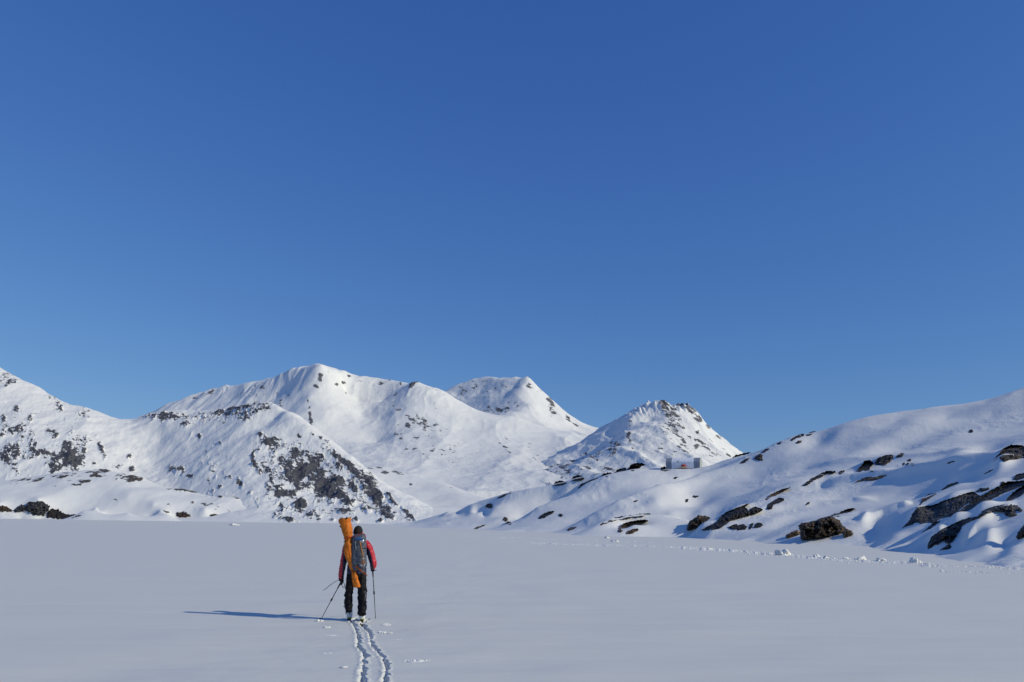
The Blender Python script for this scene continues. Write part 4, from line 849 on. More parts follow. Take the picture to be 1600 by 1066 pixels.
# jacket
la, ra = arm_paths(1.0)
torso = smooth_path([(Z5(424, 252), .062, .066), (Z5(424, 272), .085, .085), (Z5(426, 292), .165, .105), (Z5(424, 320), .200, .125), (Z5(420, 380), .195, .13), (Z5(416, 460), .185, .125), (Z5(412, 520), .195, .135), (Z5(412, 566), .205, .145)])
me = remesh('jacket', merge(sweep(torso, 28), sweep(la), sweep(ra)), .0085, 4)
co = getco(me); nn = getno(me)
U_, V_ = project(co[:, 0], co[:, 1], co[:, 2])
def line_x(V, pts_):
    pts_ = sorted(pts_, key=lambda q: q[1]); return np.interp(V, [q[1] for q in pts_], [q[0] for q in pts_])
redR = U_ > line_x(V_, [(567, 842), (569, 849), (571.5, 853), (577.5, 860), (581.2, 873), (583.2, 887), (584, 895)])
redL = U_ < line_x(V_, [(537.8, 845), (537.5, 856), (536.2, 870), (534.4, 899), (532.8, 908)])
# quilting: baffles along each sleeve and across the trunk
def along(path):
    pts_ = np.array([tuple(p[0]) for p in path]); seg = np.concatenate([[0], np.cumsum(np.linalg.norm(np.diff(pts_, axis=0), axis=1))])
    d2 = ((co[:, None, :] - pts_[None]) ** 2).sum(-1)
    # project on nearest segment
    i = np.clip(d2.argmin(1), 1, len(pts_) - 2)
    t = pts_[i + 1] - pts_[i - 1]; tl = np.linalg.norm(t, axis=1)
    return seg[i] + ((co - pts_[i]) * t).sum(1) / tl, np.sqrt(d2.min(1))
sl, dl = along(la); sr, dr_ = along(ra)
torx = np.abs(co[:, 0] - Z5(420, 400).x)
ph = np.where((dl < .095) & (torx > .2), sl, np.where((dr_ < .1) & (torx > .2), sr, co[:, 2]))
q = np.abs(np.sin(ph * math.pi / .050)) ** .55
co = co + nn * ((q - .7) * .012 + .006 * n3(co, .06, 5))[:, None]
setco(me, co)
me.materials.append(M_NAVY); me.materials.append(M_RED)
rv = redR | redL
me.polygons.foreach_set('material_index', np.array([1 if sum(rv[i] for i in p.vertices) * 2 > len(p.vertices) else 0 for p in me.polygons], np.int32))
jacket = child('jacket', me, [M_NAVY, M_RED])
child('collar', remesh('collar', merge(sweep([(Z5(424, 238, .01), .058, .066), (Z5(424, 262, 0), .070, .074)])), .006, 2), M_NAVY)

# trousers with folds
me = remesh('trousers', merge(sweep(leg_path(1, -1), 24), sweep(leg_path(1, 1), 24), sweep([(Z5(412, 530), .185, .12), (Z5(411, 590), .175, .12), (Z5(410, 615), .14, .1)], 24)), .008, 3)
co = getco(me); nn = getno(me); U_, V_ = project(co[:, 0], co[:, 1], co[:, 2]); zx = (U_ - 480) * 5.333; zy = (V_ - 790) * 5.333
amp = sstep(640, 720, zy)
left_out = (zx < 350)
lump = np.maximum(0, np.cos((zy - 748) / 50 * 2 * math.pi * .5 * 2 / 1.12)) * amp
co = co + nn * (.008 * n3(co, .09, 9) + .016 * lump * left_out + .012 * np.abs(np.sin(zy / 13 + 2.0 * n3(co, .12, 10))) * amp * (zx > 480) + .007 * np.sin(zy / 11 + 5 * n3(co, .2, 11)) * amp)[:, None]
setco(me, co)
tro = child('trousers', me, [M_PANTS, M_STRIPE])
stripe = [(Z5(490 - 4 * math.sin(y / 37), y, -.055), .004, .003) for y in range(600, 700, 10)]
child('side_zip', raw_mesh('side_zip', *sweep(stripe, 8)), M_STRIPE, tro)
child('side_zip', raw_mesh('side_zip', *sweep([(Z5(484 + 2.5 * math.sin(y / 9), y, -.085), .0035, .003) for y in range(712, 880, 8)], 8)), M_STRIPE, tro)
child('clip', raw_mesh('clip', *merge(blob(Z5(310, 843, -.02), .020, .02, .015), )), M_YEL, tro)
# gloves
for nm, hv, c, wr in (('l', hl, LH_, la[-1][0]), ('r', hr, RH_, ra[-1][0])):
    ax_ = (wr - c)
    VF = merge(hv, sweep([(c + ax_ * .25, .034, .036), (c + ax_ * .7, .042, .045), (c + ax_ * 1.25, .046, .048)], 14))
    me = remesh('glove', VF, .0055, 1); co = getco(me); setco(me, co + getno(me) * .005); child('glove', me, M_GLOVE)
# ski boots
HEAD = Vector((-.19, .98, 0)).normalized(); SIDE = Vector((HEAD.y, -HEAD.x, 0))
def boot(c, lean, big):
    """c: heel point on the binding"""
    x = lambda a, b, z_: c + SIDE * (a * 1.22) + HEAD * b + Vector((0, 0, z_ * 1.12))
    shell = merge(sweep(smooth_path([(x(0, .03, .02), .054, .052), (x(0, .03, .07), .062, .060), (x(0, .035, .13), .060, .062), (x(0, .045, .18), .056, .060), (x(0, .05, .215), .050, .056)]), 18, sq=2.4),
                  sweep(smooth_path([(x(0, .0, .035), .040, .032), (x(0, .09, .045), .046, .045), (x(0, .18, .038), .048, .036), (x(0, .255, .03), .040, .026), (x(0, .275, .028), .025, .018)]), 18, sq=2.4))
    b = child('ski_boot', remesh('ski_boot', shell, .006, 2), M_WHITE, label='white ski boot of the skier, on the %s ski' % lean)
    V, Fs = merge(sweep([(x(0, -.035, .004), .036, .012), (x(0, .10, .004), .040, .012), (x(0, .27, .004), .036, .012)], 12, sq=5))
    child('sole', raw_mesh('sole', V, Fs), M_BLACK, b)
    for h_ in (.09, .14, .18):
        child('buckle', raw_mesh('buckle', *merge(sweep([(x(-.052, .02, h_), .010, .012), (x(-.066, .05, h_ + .004), .008, .010), (x(-.058, .09, h_), .008, .010)], 8))), M_BUCKLE, b)
    child('power_strap', raw_mesh('power_strap', *sweep([(x(0, .048, .19), .054, .060), (x(0, .050, .205), .053, .058)], 18, cap=False)), M_BLACK, b)
    child('heel_piece', raw_mesh('heel_piece', *merge(sweep([(x(0, -.035, .012), .030, .010), (x(0, -.030, .034), .026, .012)], 12, sq=4))), M_YEL, b)
    child('walk_lever', raw_mesh('walk_lever', *sweep([(x(0, -.026, .07), .008, .006), (x(0, -.028, .15), .007, .005)], 8)), M_BUCKLE, b)
SKX = [P(480 + 352 / 5.333, 968, DP).x, P(480 + 455 / 5.333, 972, DP).x]
HLc = ground(480 + 346 / 5.333, 972.0, -.02); HRc = ground(480 + 453 / 5.333, 973.6, -.02)
boot(HLc + Vector((0, .05, .05)), 'left', 1); boot(HRc + Vector((0, .03, .045)), 'right', 1)
# skis
def ski(c, lbl):
    W = .052; root = None
    ys = [-.34, -.32, -.25, 0, .4, .8, 1.0, 1.12, 1.2, 1.25]; ws = [.035, .047, .048, .044, .043, .052, .055, .050, .034, .01]; zs = [.008, .008, .004, 0, -.01, -.02, -.02, .0, .03, .05]
    V, Fs = [], []
    for y, w, z_ in zip(ys, ws, zs):
        for sx, sz in ((-1, 0), (1, 0), (1, .014), (-1, .014)): V.append(c + SIDE * (sx * w) + HEAD * y + Vector((0, 0, z_ + sz)))
    for i in range(len(ys) - 1):
        for k in range(4): Fs.append((i * 4 + k, (i + 1) * 4 + k, (i + 1) * 4 + (k + 1) % 4, i * 4 + (k + 1) % 4))
    Fs += [(0, 1, 2, 3), tuple(len(V) - 4 + k for k in (3, 2, 1, 0))]
    o = link('ski', raw_mesh('ski', V, Fs), M_BLACK, None, False); tag(o, lbl, 'ski', 'pair of skis under the skier')
    def pc(nm, a, b, w, z0, z1, mt):
        VV = [c + SIDE * x_ + HEAD * y_ + Vector((0, 0, z_)) for z_ in (z0, z1) for x_, y_ in ((-w, a), (w, a), (w, b), (-w, b))]
        k = link(nm, raw_mesh(nm, VV, [(3, 2, 1, 0), (4, 5, 6, 7), (0, 1, 5, 4), (1, 2, 6, 5), (2, 3, 7, 6), (3, 0, 4, 7)]), mt, o, False); return k
    pc('heel_binding', -.01, .09, .028, .016, .040, M_BLACK); pc('toe_binding', .28, .36, .030, .016, .045, M_BLACK); pc('ski_brake', -.05, -.01, .044, .017, .026, M_STEEL)
    pc('snow_clump_on_tail', -.344, -.28, .020, .0225, .042, ms)
ski(HLc + Vector((0.0, 0, -.004)), 'left ski of the pair, farther ahead, tail level with the boot heel')
ski(HRc + Vector((0.005, 0, -.004)), 'right ski of the pair, nearer the camera, its tail at the end of the track')
# ski poles
def pole(hand, tip, lbl, cord, top=.07):
    ax_ = (hand - tip).normalized(); Lp = (hand - tip).length
    o = empty('ski_pole', tip, lbl, 'ski pole', 'pair of ski poles')
    def add(nm, path, mt, n=10):
        V, Fs = sweep([(p - tip, a, b) for p, a, b in path], n); return link(nm, raw_mesh(nm, V, Fs), mt, o)
    mid = Lp * .55
    add('lower_shaft', [(tip, .004, .004), (tip + ax_ * .03, .0065, .0065), (tip + ax_ * mid, .0075, .0075)], M_POLE)
    add('upper_shaft', [(tip + ax_ * mid, .0088, .0088), (hand - ax_ * .05, .0092, .0092)], M_POLE)
    add('clamp', [(tip + ax_ * (mid - .03), .014, .013), (tip + ax_ * mid, .018, .016), (tip + ax_ * (mid + .04), .013, .013)], M_BLACK, 8)
    add('grip', [(hand - ax_ * .16, .012, .012), (hand - ax_ * .06, .016, .016), (hand, .015, .015), (hand + ax_ * top, .017, .017), (hand + ax_ * (top + .02), .020, .018)], M_BLACK)
    add('basket', [(tip + ax_ * .055, .010, .010), (tip + ax_ * .058, .045, .045), (tip + ax_ * .066, .045, .045), (tip + ax_ * .07, .010, .010)], M_BLACK, 14)
    for nm, pts_ in cord: add(nm, smooth_path([(Z5(*q_), .0055, .0035) for q_ in pts_]), M_BLACK, 8)
    return o
pole(LH_, LT, 'left ski pole, slanting out to a small snow pile, with a thin loose strap', [('loose_strap', [(262, 622, 0), (235, 634, -.03), (190, 665, -.06), (160, 690, -.06), (128, 710, -.05)]), ('wrist_strap', [(300, 640, -.03), (312, 660, -.05), (306, 686, -.05), (292, 672, -.04), (286, 650, -.03)])])
pole(RH_, RT, 'right ski pole, standing nearly upright beside the right arm', [('wrist_strap', [(545, 530, .24), (556, 536, .2), (566, 542, .18), (578, 541, .18)])], top=.02)

# backpack
BPC = -.24
def rbox_section(y, cx_, hw, hd, dy=BPC): return (Z5(cx_, y, dy), hw * ZS, hd)
pk = smooth_path([rbox_section(238, 432, 34, .05), rbox_section(246, 432, 48, .085), rbox_section(262, 432, 55, .105), rbox_section(300, 432, 57, .11), rbox_section(305, 431, 55, .105), rbox_section(312, 431, 58, .115),
    rbox_section(380, 431, 60, .125), rbox_section(450, 432, 61, .125), rbox_section(505, 434, 60, .115), rbox_section(528, 436, 50, .085), rbox_section(536, 438, 34, .05)], 3)
mbp, N, L, b = newmat('charcoal_pack_fabric')
tc = N.new('ShaderNodeTexCoord'); nz = noise_node(N, L, tc.outputs['Object'], 26, 6, .75)
cr = N.new('ShaderNodeValToRGB'); e = cr.color_ramp.elements; e[0].position = .36; e[0].color = (.030, .035, .046, 1); e[1].position = .72; e[1].color = (.25, .28, .33, 1); k_ = e.new(.56); k_.color = (.085, .095, .118, 1)
L.new(nz, cr.inputs[0]); L.new(cr.outputs[0], b.inputs['Base Color']); b.inputs['Roughness'].default_value = .55
bp = N.new('ShaderNodeBump'); bp.inputs['Strength'].default_value = .6; bp.inputs['Distance'].default_value = .01; L.new(noise_node(N, L, tc.outputs['Object'], 18, 5, .6), bp.inputs['Height']); L.new(bp.outputs[0], b.inputs['Normal'])
def worn(name, me, mat, label, cat):
    o = link(name, me, mat); tag(o, label, cat); return o
me = remesh('backpack', sweep(pk, 28, sq=3.2), .008, 2); co = getco(me); setco(me, co + getno(me) * (.010 * n3(co, .11, 31) + .004 * n3(co, .04, 33))[:, None])
pack = worn('backpack', me, mbp, 'charcoal grey backpack with blue flecked lid on the skier\'s back', 'backpack')
M_BLUE = plain('blue_flecked_lid', (.045, .11, .26), .5, noise=.9, nscale=60)
def strap(nm, pts_, mt, par, w=.010, t=.004):
    return child(nm, raw_mesh(nm, *sweep(smooth_path([(Z5(*q_), w, t) for q_ in pts_]), 8)), mt, par)
lid = child('lid', remesh('lid', merge(sweep(smooth_path([rbox_section(240, 432, 36, .06, -.26), rbox_section(252, 433, 50, .10, -.26), rbox_section(275, 433, 56, .118, -.26), rbox_section(293, 433, 54, .11, -.26)]), 24, sq=3)), .007, 2), mbp, pack)
child('lid_pocket', remesh('lid_pocket', merge(blob(Z5(432, 276, -.37), 36 * ZS, .018, 13 * ZS)), .005, 1), M_BLUE, lid)
strap('blue_strap', [(388, 288, -.36), (410, 283, -.385), (440, 280, -.39), (470, 284, -.38)], M_BLUE, pack, .006)
strap('red_cord', [(395, 262, -.36), (420, 250, -.37), (450, 236, -.33), (474, 236, -.30), (486, 250, -.28), (489, 275, -.25)], M_REDC, pack, .0045)
for a_ in ((384, 330), (384, 420), (388, 490)):
    strap('compression_strap', [(a_[0] - 8, a_[1], -.24), (a_[0], a_[1] + 2, -.33), (a_[0] + 30, a_[1] + 5, -.375)], M_BLACK, pack, .006)
strap('compression_strap', [(489, 360, -.26), (478, 358, -.34), (455, 356, -.375)], M_BLACK, pack, .006)
strap('compression_strap', [(489, 430, -.26), (478, 430, -.34), (455, 428, -.375)], M_BLACK, pack, .006)
strap('silver_webbing', [(405, 300, -.375), (404, 330, -.38), (407, 372, -.385)], M_STEEL, pack, .004)
child('buckle', raw_mesh('buckle', *sweep([(Z5(442, 492, -.385), .020, .006), (Z5(460, 500, -.385), .020, .006)], 10, sq=4)), M_STEEL, pack)
strap('steel_ring', [(448, 500, -.38), (456, 512, -.39), (470, 510, -.39), (476, 498, -.385), (468, 490, -.38)], M_STEEL, pack, .003)
for i_, off in enumerate((0, 9)):
    strap('hip_strap', [(400, 500 + off, -.36), (430, 522 + off, -.35), (465, 552 + off, -.27), (500, 578 + off, -.14)], M_ORD, pack, .007)
strap('shoulder_strap', [(395, 262, -.12), (388, 285, -.02), (386, 330, .12), (380, 420, .15)], M_BLACK, pack, .022, .007)
strap('shoulder_strap', [(462, 262, -.12), (470, 285, -.02), (472, 330, .12), (478, 420, .15)], M_BLACK, pack, .022, .007)
# wooden handled axe on the pack
axe = worn('ice_axe', raw_mesh('shaft', *sweep(smooth_path([(Z5(440, 296, -.40), .013, .009), (Z5(446, 330, -.405), .013, .010), (Z5(456, 380, -.41), .0135, .010), (Z5(465, 430, -.41), .013, .010), (Z5(467, 470, -.405), .015, .011), (Z5(467, 490, -.40), .018, .012)]), 12)), M_WOOD, 'brown wooden axe handle strapped upright to the grey backpack', 'axe')
axe.name = 'ice_axe'
child('metal_ferrule', raw_mesh('metal_ferrule', *sweep([(Z5(466, 434, -.412), .016, .013), (Z5(467, 448, -.412), .016, .013)], 12)), M_STEEL, axe)
child('axe_head', raw_mesh('axe_head', *merge(sweep([(Z5(434, 298, -.40), .012, .006), (Z5(455, 296, -.405), .026, .007), (Z5(472, 300, -.40), .032, .005)], 10, sq=4))), M_STEEL, axe)
child('leather_loop', raw_mesh('leather_loop', *sweep(smooth_path([(Z5(452, 470, -.40), .004, .004), (Z5(446, 482, -.41), .004, .004), (Z5(456, 492, -.42), .004, .004), (Z5(476, 484, -.42), .004, .004), (Z5(478, 470, -.41), .004, .004)]), 8)), M_ORD, axe)
# orange bag strapped to the pack's left side
bagp = smooth_path([(Z5(313, 130, -.26), 50 * ZS, .075), (Z5(322, 160, -.26), 45 * ZS, .085), (Z5(336, 215, -.26), 43 * ZS, .09), (Z5(341, 265, -.27), 36 * ZS, .075), (Z5(340, 300, -.27), 33 * ZS, .07), (Z5(343, 340, -.28), 37 * ZS, .08),
    (Z5(350, 400, -.28), 37 * ZS, .08), (Z5(362, 450, -.27), 33 * ZS, .07), (Z5(374, 500, -.26), 25 * ZS, .055), (Z5(380, 535, -.25), 15 * ZS, .035), (Z5(382, 548, -.25), 12 * ZS, .028), (Z5(388, 566, -.25), 17 * ZS, .030), (Z5(400, 620, -.25), 27 * ZS, .034), (Z5(411, 672, -.25), 31 * ZS, .036), (Z5(412, 683, -.25), 28 * ZS, .030)], 4)
me = remesh('bag', sweep(bagp, 26), .0075, 2); co = getco(me); nn = getno(me); U_, V_ = project(co[:, 0], co[:, 1], co[:, 2]); zy = (V_ - 790) * 5.333; zx = (U_ - 480) * 5.333
an = np.arctan2(co[:, 1] - (DP - .26), co[:, 0] - np.interp(zy, [130, 340, 548, 680], [Z5(313, 130).x, Z5(343, 340).x, Z5(382, 548).x, Z5(412, 680).x]))
cinch = np.exp(-((zy - 548) / 45) ** 2) + .5 * np.exp(-((zy - 275) / 30) ** 2)
setco(me, co + nn * (.010 * n3(co * np.array([1, 1, .35]), .10, 41) + .007 * (np.abs(n3(co * np.array([1, 1, .6]), .07, 47)) - .3) + .006 * np.sin(an * 7) * cinch + .004 * n3(co, .05, 43))[:, None])
bag = worn('orange_bag', me, M_ORANGE, 'long bright orange fabric bag, taller than the head, tied to the backpack\'s left side', 'bag')
cuff = remesh('cuff', sweep(smooth_path([(Z5(319, 139, -.26), 49 * ZS, .088), (Z5(316, 126, -.26), 54 * ZS, .092), (Z5(312, 114, -.26), 54 * ZS, .088), (Z5(311, 106, -.26), 50 * ZS, .07)]), 26), .007, 2)
co = getco(cuff); setco(cuff, co + getno(cuff) * (.009 * n3(co, .07, 51))[:, None])
child('rolled_cuff', cuff, M_ORANGE, bag)
child('buckle', raw_mesh('buckle', *sweep([(Z5(330, 96, -.34), .014, .010), (Z5(331, 114, -.355), .011, .010)], 10, sq=4)), M_BLACK, bag)
child('buckle', raw_mesh('buckle', *sweep([(Z5(274, 172, -.26), .012, .012), (Z5(282, 180, -.28), .012, .012)], 10, sq=4)), M_BLACK, bag)
def ring(nm, c, hw, hd, mt, t=.006, tilt=0, par=bag):
    pth = []
    for k in range(25):
        a_ = 2 * math.pi * k / 24; p_ = Z5(c[0] + hw * math.cos(a_), c[1] - tilt * math.cos(a_), c[2] + hd * math.sin(a_)); pth.append((p_, t, t))
    return child(nm, raw_mesh(nm, *sweep(pth, 6, False)), mt, par)
ring('red_strap', (341, 268, -.27), 38, .080, M_REDC, .006, 10)
ring('black_strap', (340, 284, -.27), 37, .078, M_BLACK, .005, 22)
child('seam', raw_mesh('seam', *sweep([(p_ + Vector((r1 * .25, -r2 * .96 - .004, 0)), .0028, .0028) for p_, r1, r2 in bagp[2:-4]], 6)), M_ORD, bag)
ring('tie_cord', (382, 547, -.25), 14, .034, M_BLACK, .005, 0)
# ------------------------------------------------------------------ arched tent hut on the rise
HD = 222.0
hp = P(1069, 733.0, HD)
for k in range(8):
    h_ = BH.ray_cast(Vector((hp.x, hp.y + 1.5, 300)), Vector((0, 0, -1)))
    break
A_ = math.radians(-20)
hut = empty('hut', hp, 'pale grey arched tent hut with dark end bands standing on the rise', 'hut')
ax_x = Vector((math.cos(A_), math.sin(A_), 0)); ax_y = Vector((-math.sin(A_), math.cos(A_), 0))
def HL(a, b, z): return ax_x * a + ax_y * b + Vector((0, 0, z))
HW, HH, HLn = 2.6, 3.05, 9.1
prof = [(-HW, 0), (-HW, .9), (-HW * .99, 1.75), (-HW * .90, 2.15), (-HW * .70, 2.55), (-HW * .42, 2.86), (0, HH)]
prof = prof + [(-a, b) for a, b in reversed(prof[:-1])]
M_CANV = plain('pale_grey_canvas', (.84, .85, .87), .6, noise=.08, nscale=1.2)
M_CAND = plain('slate_grey_canvas', (.24, .27, .33), .6, noise=.08, nscale=1.2)
M_CREAM = plain('cream_end_wall', (.42, .43, .38), .7, noise=.06, nscale=1)
M_DECK = plain('deck_wood', (.34, .27, .18), .7, noise=.3, nscale=3)
M_REDP = plain('red_canister', (.40, .03, .03), .5); M_WPAN = plain('white_window', (.75, .78, .8), .3)
def band(nm, a0, a1, mt, out=0.0, lab=None):
    V, Fs = [], []
    for a in (a0, a1):
        for y_, z_ in prof: V.append(HL(a, y_ * (1 + out), z_ + out * 2 * (z_ > 1)))
    n = len(prof)
    for i in range(n - 1): Fs.append((i, i + 1, n + i + 1, n + i))
    o = link(nm, raw_mesh(nm, V, Fs), mt, hut, False)
    if lab: o['label'] = lab
    return o
x0 = -HLn / 2; nb = 12; w = HLn / nb
for i in range(nb):
    dark = i in (0, 1, 10, 9)
    if i == 9: dark = False
    if i in (0, 1, 10, 11): dark = True
    band('canvas_panel', x0 + i * w, x0 + (i + 1) * w, M_CAND if dark else M_CANV, 0.0, 'dark slate grey band' if dark else None)
for i in range(nb + 1): band('arch_rib', x0 + i * w - .035, x0 + i * w + .035, M_CAND if i in (0, 1, 2, 10, 11, 12) else M_CANV, .018)
for a, nm in ((x0 - .01, 'end_wall'), (-x0 + .01, 'end_wall')):
    V = [HL(a + s_ * .04, y_ * .985, z_ * .985) for s_ in (-1, 1) for y_, z_ in prof]; n = len(prof)
    Fs = [tuple(range(n - 1, -1, -1)), tuple(range(n, 2 * n))] + [(i, i + 1, n + i + 1, n + i) for i in range(n - 1)]
    link(nm, raw_mesh(nm, V, Fs), M_CREAM, hut, False)
def hbox(nm, a0, a1, b0, b1, z0, z1, mt, par=hut):
    V = [HL(a, b_, z_) for z_ in (z0, z1) for a, b_ in ((a0, b0), (a1, b0), (a1, b1), (a0, b1))]
    return link(nm, raw_mesh(nm, V, [(3, 2, 1, 0), (4, 5, 6, 7), (0, 1, 5, 4), (1, 2, 6, 5), (2, 3, 7, 6), (3, 0, 4, 7)]), mt, par, False)
win = hbox('window', -x0 + .06, -x0 + .10, -.45, .45, 1.0, 1.9, M_CAND); hbox('pane', -x0 + .105, -x0 + .12, -.36, .36, 1.08, 1.82, M_WPAN, win)
hbox('shadow_floor_beam', x0 - .1, -x0 + .1, -HW - .1, HW + .1, -.16, 0, M_CAND)  # beam coloured dark slate to stand in for the shadow under the hut
dk = hbox('deck', -1.7, 1.6, -HW - 1.2, -HW - .12, -.12, -.02, M_DECK)
for i in range(5): hbox('post', -1.6 + i * .75, -1.5 + i * .75, -HW - 1.18, -HW - 1.05, -1.0, -.122, M_DECK)
flap = hbox('door', -2.0, -.95, -HW - .06, -HW - .035, 0.02, 1.85, M_CANV)
hbox('stove_pipe', -1.35, -1.1, -HW - .28, -HW - .08, 1.75, 2.05, M_BLACK)
cr_ = empty('red_canister', hp + HL(.3, -HW - .6, -.02), 'red equipment bundle on the hut\'s wooden deck', 'canister')
V, Fs = merge(sweep([(Vector((-.55, 0, .75)), .28, .26), (Vector((.55, 0, .75)), .28, .26)], 14)); link('drum', raw_mesh('drum', V, Fs), M_REDP, cr_)
V = [Vector((a, b_, z_)) for z_ in (0, .5) for a, b_ in ((-.5, -.25), (.6, -.25), (.6, .25), (-.5, .25))]
link('crate', raw_mesh('crate', V, [(3, 2, 1, 0), (4, 5, 6, 7), (0, 1, 5, 4), (1, 2, 6, 5), (2, 3, 7, 6), (3, 0, 4, 7)]), M_DECK, cr_, False)
# ------------------------------------------------------------------ loose snow: lumps by the ski track, rubble by the shore
M_CLUMP, N, L, b = newmat('loose_snow'); b.inputs['Base Color'].default_value = (*[min(.92, c * 1.02) for c in SNOW], 1); b.inputs['Roughness'].default_value = .75
b.inputs['Specular IOR Level'].default_value = .2
tc = N.new('ShaderNodeTexCoord'); bp = N.new('ShaderNodeBump'); bp.inputs['Strength'].default_value = .7; bp.inputs['Distance'].default_value = .02
L.new(noise_node(N, L, tc.outputs['Object'], 30, 5, .6), bp.inputs['Height']); L.new(bp.outputs[0], b.inputs['Normal'])
def ico(sub):
    bm = bmesh.new(); bmesh.ops.create_icosphere(bm, subdivisions=sub, radius=1.0)
    V = np.array([tuple(v.co) for v in bm.verts]); Fs = np.array([[v.index for v in f.verts] for f in bm.faces]); bm.free(); return V, Fs
IC2 = ico(2); IC3 = ico(3); IC1 = ico(1)
RS = np.random.RandomState(5)
def lump(c, r, rz, ic=IC2, rough=.35):
    V, Fs = ic; V = V.copy(); sd = RS.randint(1000)
    n = fbm(V[:, 0] * 1.3 + V[:, 2] * .8 + sd, V[:, 1] * 1.3 - V[:, 2] * .9 + sd * .3, 3, sd)
    V = V * (1 + rough * n[:, None] * 1.4)
    V = np.round(V * 3.2) / 3.2 * .35 + V * .65
    a = RS.rand() * 6.28; ca, sa = math.cos(a), math.sin(a)
    V = np.stack([V[:, 0] * ca - V[:, 1] * sa, V[:, 0] * sa + V[:, 1] * ca, V[:, 2]], 1) * np.array([r, r, rz])
    return V + np.array(c), Fs
def lumps_mesh(name, items):
    Vs, Fs, o = [], [], 0
    for V, F_ in items: Vs.append(V); Fs.append(F_ + o); o += len(V)
    V = np.concatenate(Vs); F_ = np.concatenate(Fs)
    me = bpy.data.meshes.new(name); me.vertices.add(len(V)); me.vertices.foreach_set('co', V.astype(np.float32).reshape(-1))
    me.loops.add(F_.size); me.loops.foreach_set('vertex_index', F_.reshape(-1).astype(np.int32)); me.polygons.add(len(F_))
    me.polygons.foreach_set('loop_start', (np.arange(len(F_)) * 3).astype(np.int32)); me.update(calc_edges=True); return me
def pile(px, py, wpx, hpx, label, n=None):
    c = ground(px, py); m_ = c.y / F; wd = wpx * m_; ht = hpx * m_
    items = []
    for k in range(n or max(5, int(wpx * 1.1))):
        t = RS.uniform(-1, 1); r = ht * RS.uniform(.25, .6) * (1 - .4 * abs(t))
        items.append(lump((t * wd / 2, RS.uniform(-.5, .5) * ht * 1.5, r * .2), r, r * RS.uniform(.6, .95), IC1 if wpx < 8 else IC2))
    items.append(lump((0, 0, -ht * .10), wd * .52, ht * .30, IC2, .15)); V0, F0 = items[-1]; V0[:, 1] *= min(1.0, ht * 2.2 / (wd * .52))
    o = link('snow_clump', lumps_mesh('snow_clump', items), M_CLUMP); o.location = c; tag(o, label, 'snow clump', 'snow clumps thrown up beside the ski track'); return o
def z7(x, y): return 450 + x / 5.333, 950 + y / 5.333
for (x, y, w_, h_, lb) in [
    (268, 110, 9, 6, 'snow pile kicked up where the left ski pole stands'),
    (318, 160, 12, 2.6, 'first snow clump left of the track, counting down from the pole'),
    (362, 230, 18, 2.4, 'second snow clump left of the track, counting down from the pole'),
    (298, 304, 10, 2.8, 'left half of the third row of clumps left of the track'),
    (415, 290, 8, 2.6, 'right half of the third row of clumps left of the track'),
    (350, 384, 32, 3.0, 'longest row of snow clumps left of the track'),
    (464, 492, 10, 2.6, 'lowest snow clump left of the track'),
    (818, 140, 12, 4.0, 'topmost snow clump right of the track, near the right pole'),
    (782, 205, 10, 4.6, 'second snow clump right of the track, with a lump on top'),
    (852, 208, 8, 2.2, 'small snow clump just right of the second one beside the track'),
    (903, 272, 16, 4.0, 'third snow clump right of the track, broad and lumpy'),
    (880, 334, 9, 2.0, 'thin snow clump below the broad one right of the track'),
    (990, 346, 16, 2.2, 'thin snow row farther right, above the lowest clump'),
    (1075, 444, 38, 4.6, 'lowest and widest snow clump right of the track')]:
    u, v = z7(x, y); pile(u, v, w_, h_, lb)
# blocks of snow thrown up along the shore
def chunk(px, py, wpx, hpx, label):
    c = ground(px, py); m_ = c.y / F; r = wpx * m_ / 2
    hpx *= .62
    items = [lump((0, 0, hpx * m_ * .2), r * .75, hpx * m_ * .75, IC3, .6)]
    for k in range(8): items.append(lump((RS.uniform(-1, 1) * r, RS.uniform(-.6, .6) * r, hpx * m_ * .12), r * RS.uniform(.2, .5), hpx * m_ * RS.uniform(.2, .5)))
    o = link('snow_block', lumps_mesh('snow_block', items), M_CLUMP); o.location = c; tag(o, label, 'snow block', 'snow blocks along the shore edge')
for a in [(1224, 868, 22, 13, 'largest snow block of the shore edge, below the big brown rock'), (1109, 859, 8, 4, 'low snow block leftmost on the shore edge under the brown boulder'), (1276, 871, 10, 7, 'pointed snow block just right of the largest one'),
          (1290, 873, 9, 5, 'low snow block right of the pointed one'), (1345, 875, 15, 8, 'snow block in the middle of the shore rubble'), (1377, 877, 14, 7, 'snow block second from the right of the shore rubble'), (1430, 880, 16, 10, 'isolated snow block at the right end of the shore rubble'),
          (1322, 874, 10, 5, 'small snow block between the pointed block and the middle one'), (960, 847, 12, 5, 'snow block with a blue shadow in front of the snow dome'), (948, 841, 8, 3, 'small snow block behind the one in front of the snow dome'), (1471, 893, 5, 4, 'snow lump at the left end of the vehicle track near the right edge')]: chunk(*a)
chunk(366, 821, 14, 4.5, 'lone white snow mound far out on the lake left of the skier')
items = []
def row(uv, n, rmin, rmax, spread):
    for k in range(n):
        t = RS.rand() * (len(uv) - 1); i = int(t); f = t - i
        u = uv[i][0] * (1 - f) + uv[i + 1][0] * f; v = uv[i][1] * (1 - f) + uv[i + 1][1] * f + RS.normal() * spread
        c = ground(u, v); m_ = c.y / F; r = RS.uniform(rmin, rmax) * RS.rand() ** .5 * m_
        items.append(lump((c.x, c.y, r * .05), r * RS.uniform(.8, 1.6), r * RS.uniform(.35, .65), IC1))
row([(1085, 857), (1150, 861), (1215, 867), (1290, 873), (1350, 877), (1420, 880), (1475, 884)], 2400, .3, 1.5, 1.2)
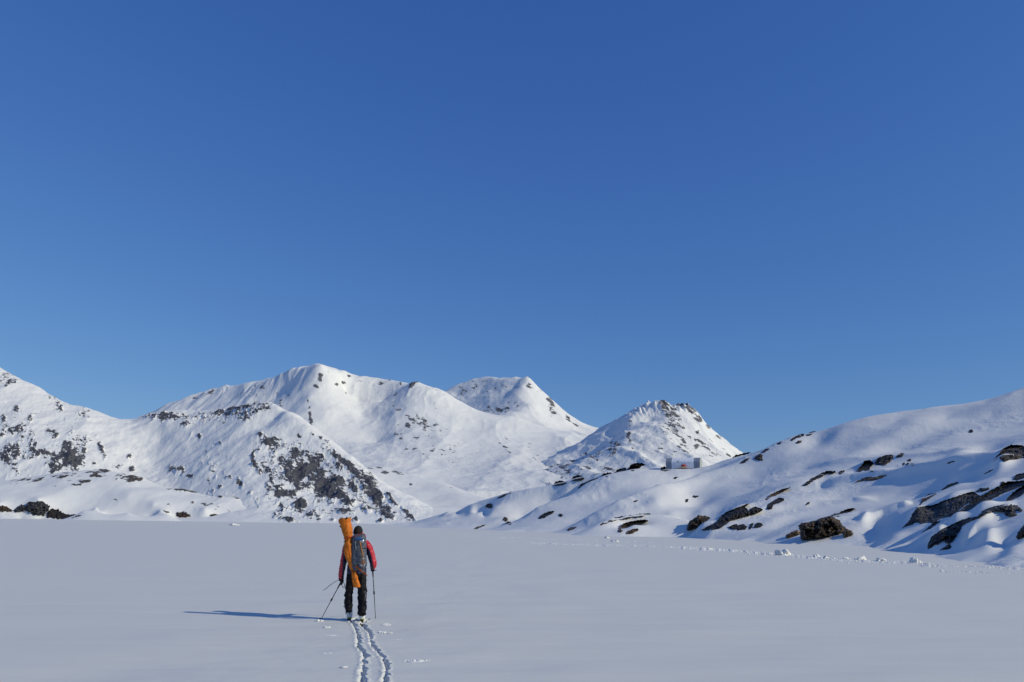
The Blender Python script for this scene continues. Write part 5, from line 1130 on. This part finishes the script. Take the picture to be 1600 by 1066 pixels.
row([(1160, 864), (1250, 871), (1330, 877), (1400, 880)], 500, .4, 2.0, .9)
row([(820, 848), (900, 851), (1000, 853), (1090, 857)], 700, .25, 1.1, 1.0)
row([(1440, 884), (1500, 886), (1560, 887), (1640, 890)], 900, .4, 2.0, .9)
row([(1468, 894), (1500, 893), (1550, 896), (1640, 898)], 260, .4, 1.7, 1.0)
row([(640, 828), (720, 836), (800, 841)], 120, .2, .8, 1.5)
row([(700, 836), (800, 843), (900, 845), (990, 848)], 220, .2, .8, 1.2)
row([(60, 815), (180, 816), (330, 819), (430, 822), (520, 824)], 60, .15, .8, .6)
def berm(uv, hw, h0, n=700, m=9):
    V, Fs = [], []
    tt = np.linspace(0, len(uv) - 1.001, n); i = tt.astype(int); f = tt - i; q = np.array(uv, float)
    uu = q[i, 0] * (1 - f) + q[i + 1, 0] * f; vv = q[i, 1] * (1 - f) + q[i + 1, 1] * f
    wob = fbm(uu / 9, uu * 0, 3, 91); hm = .35 + .65 * sstep(-.3, .6, fbm(uu / 14, uu * 0 + 5, 3, 92))
    for k in range(n):
        for j in range(m):
            s_ = -1 + 2 * j / (m - 1); c = ground(uu[k], vv[k] + wob[k] * .8 + s_ * hw)
            V.append((c.x, c.y, -.03 + (1 - s_ * s_) * h0 * hm[k] * (c.y / 80) * (1 + .9 * float(RS.normal() * .22))))
    V = np.array(V); a_ = np.arange(n * m).reshape(n, m)
    q1 = np.stack([a_[:-1, :-1], a_[1:, :-1], a_[1:, 1:]], -1).reshape(-1, 3); q2 = np.stack([a_[:-1, :-1], a_[1:, 1:], a_[:-1, 1:]], -1).reshape(-1, 3)
    items.append((V, np.concatenate([q1, q2])))
berm([(1060, 856), (1150, 861), (1215, 867), (1290, 873), (1350, 877), (1420, 880), (1475, 884)], 3.0, .11)
berm([(1440, 884), (1500, 886), (1560, 887), (1640, 890)], 2.6, .11, 400)
berm([(830, 849), (900, 851), (1000, 853), (1090, 857)], 1.3, .08, 500)
berm([(780, 840), (880, 843), (960, 845), (1040, 848)], .7, .05, 400)
tag(link('snow_rubble', lumps_mesh('snow_rubble', items), M_CLUMP), kind='stuff')
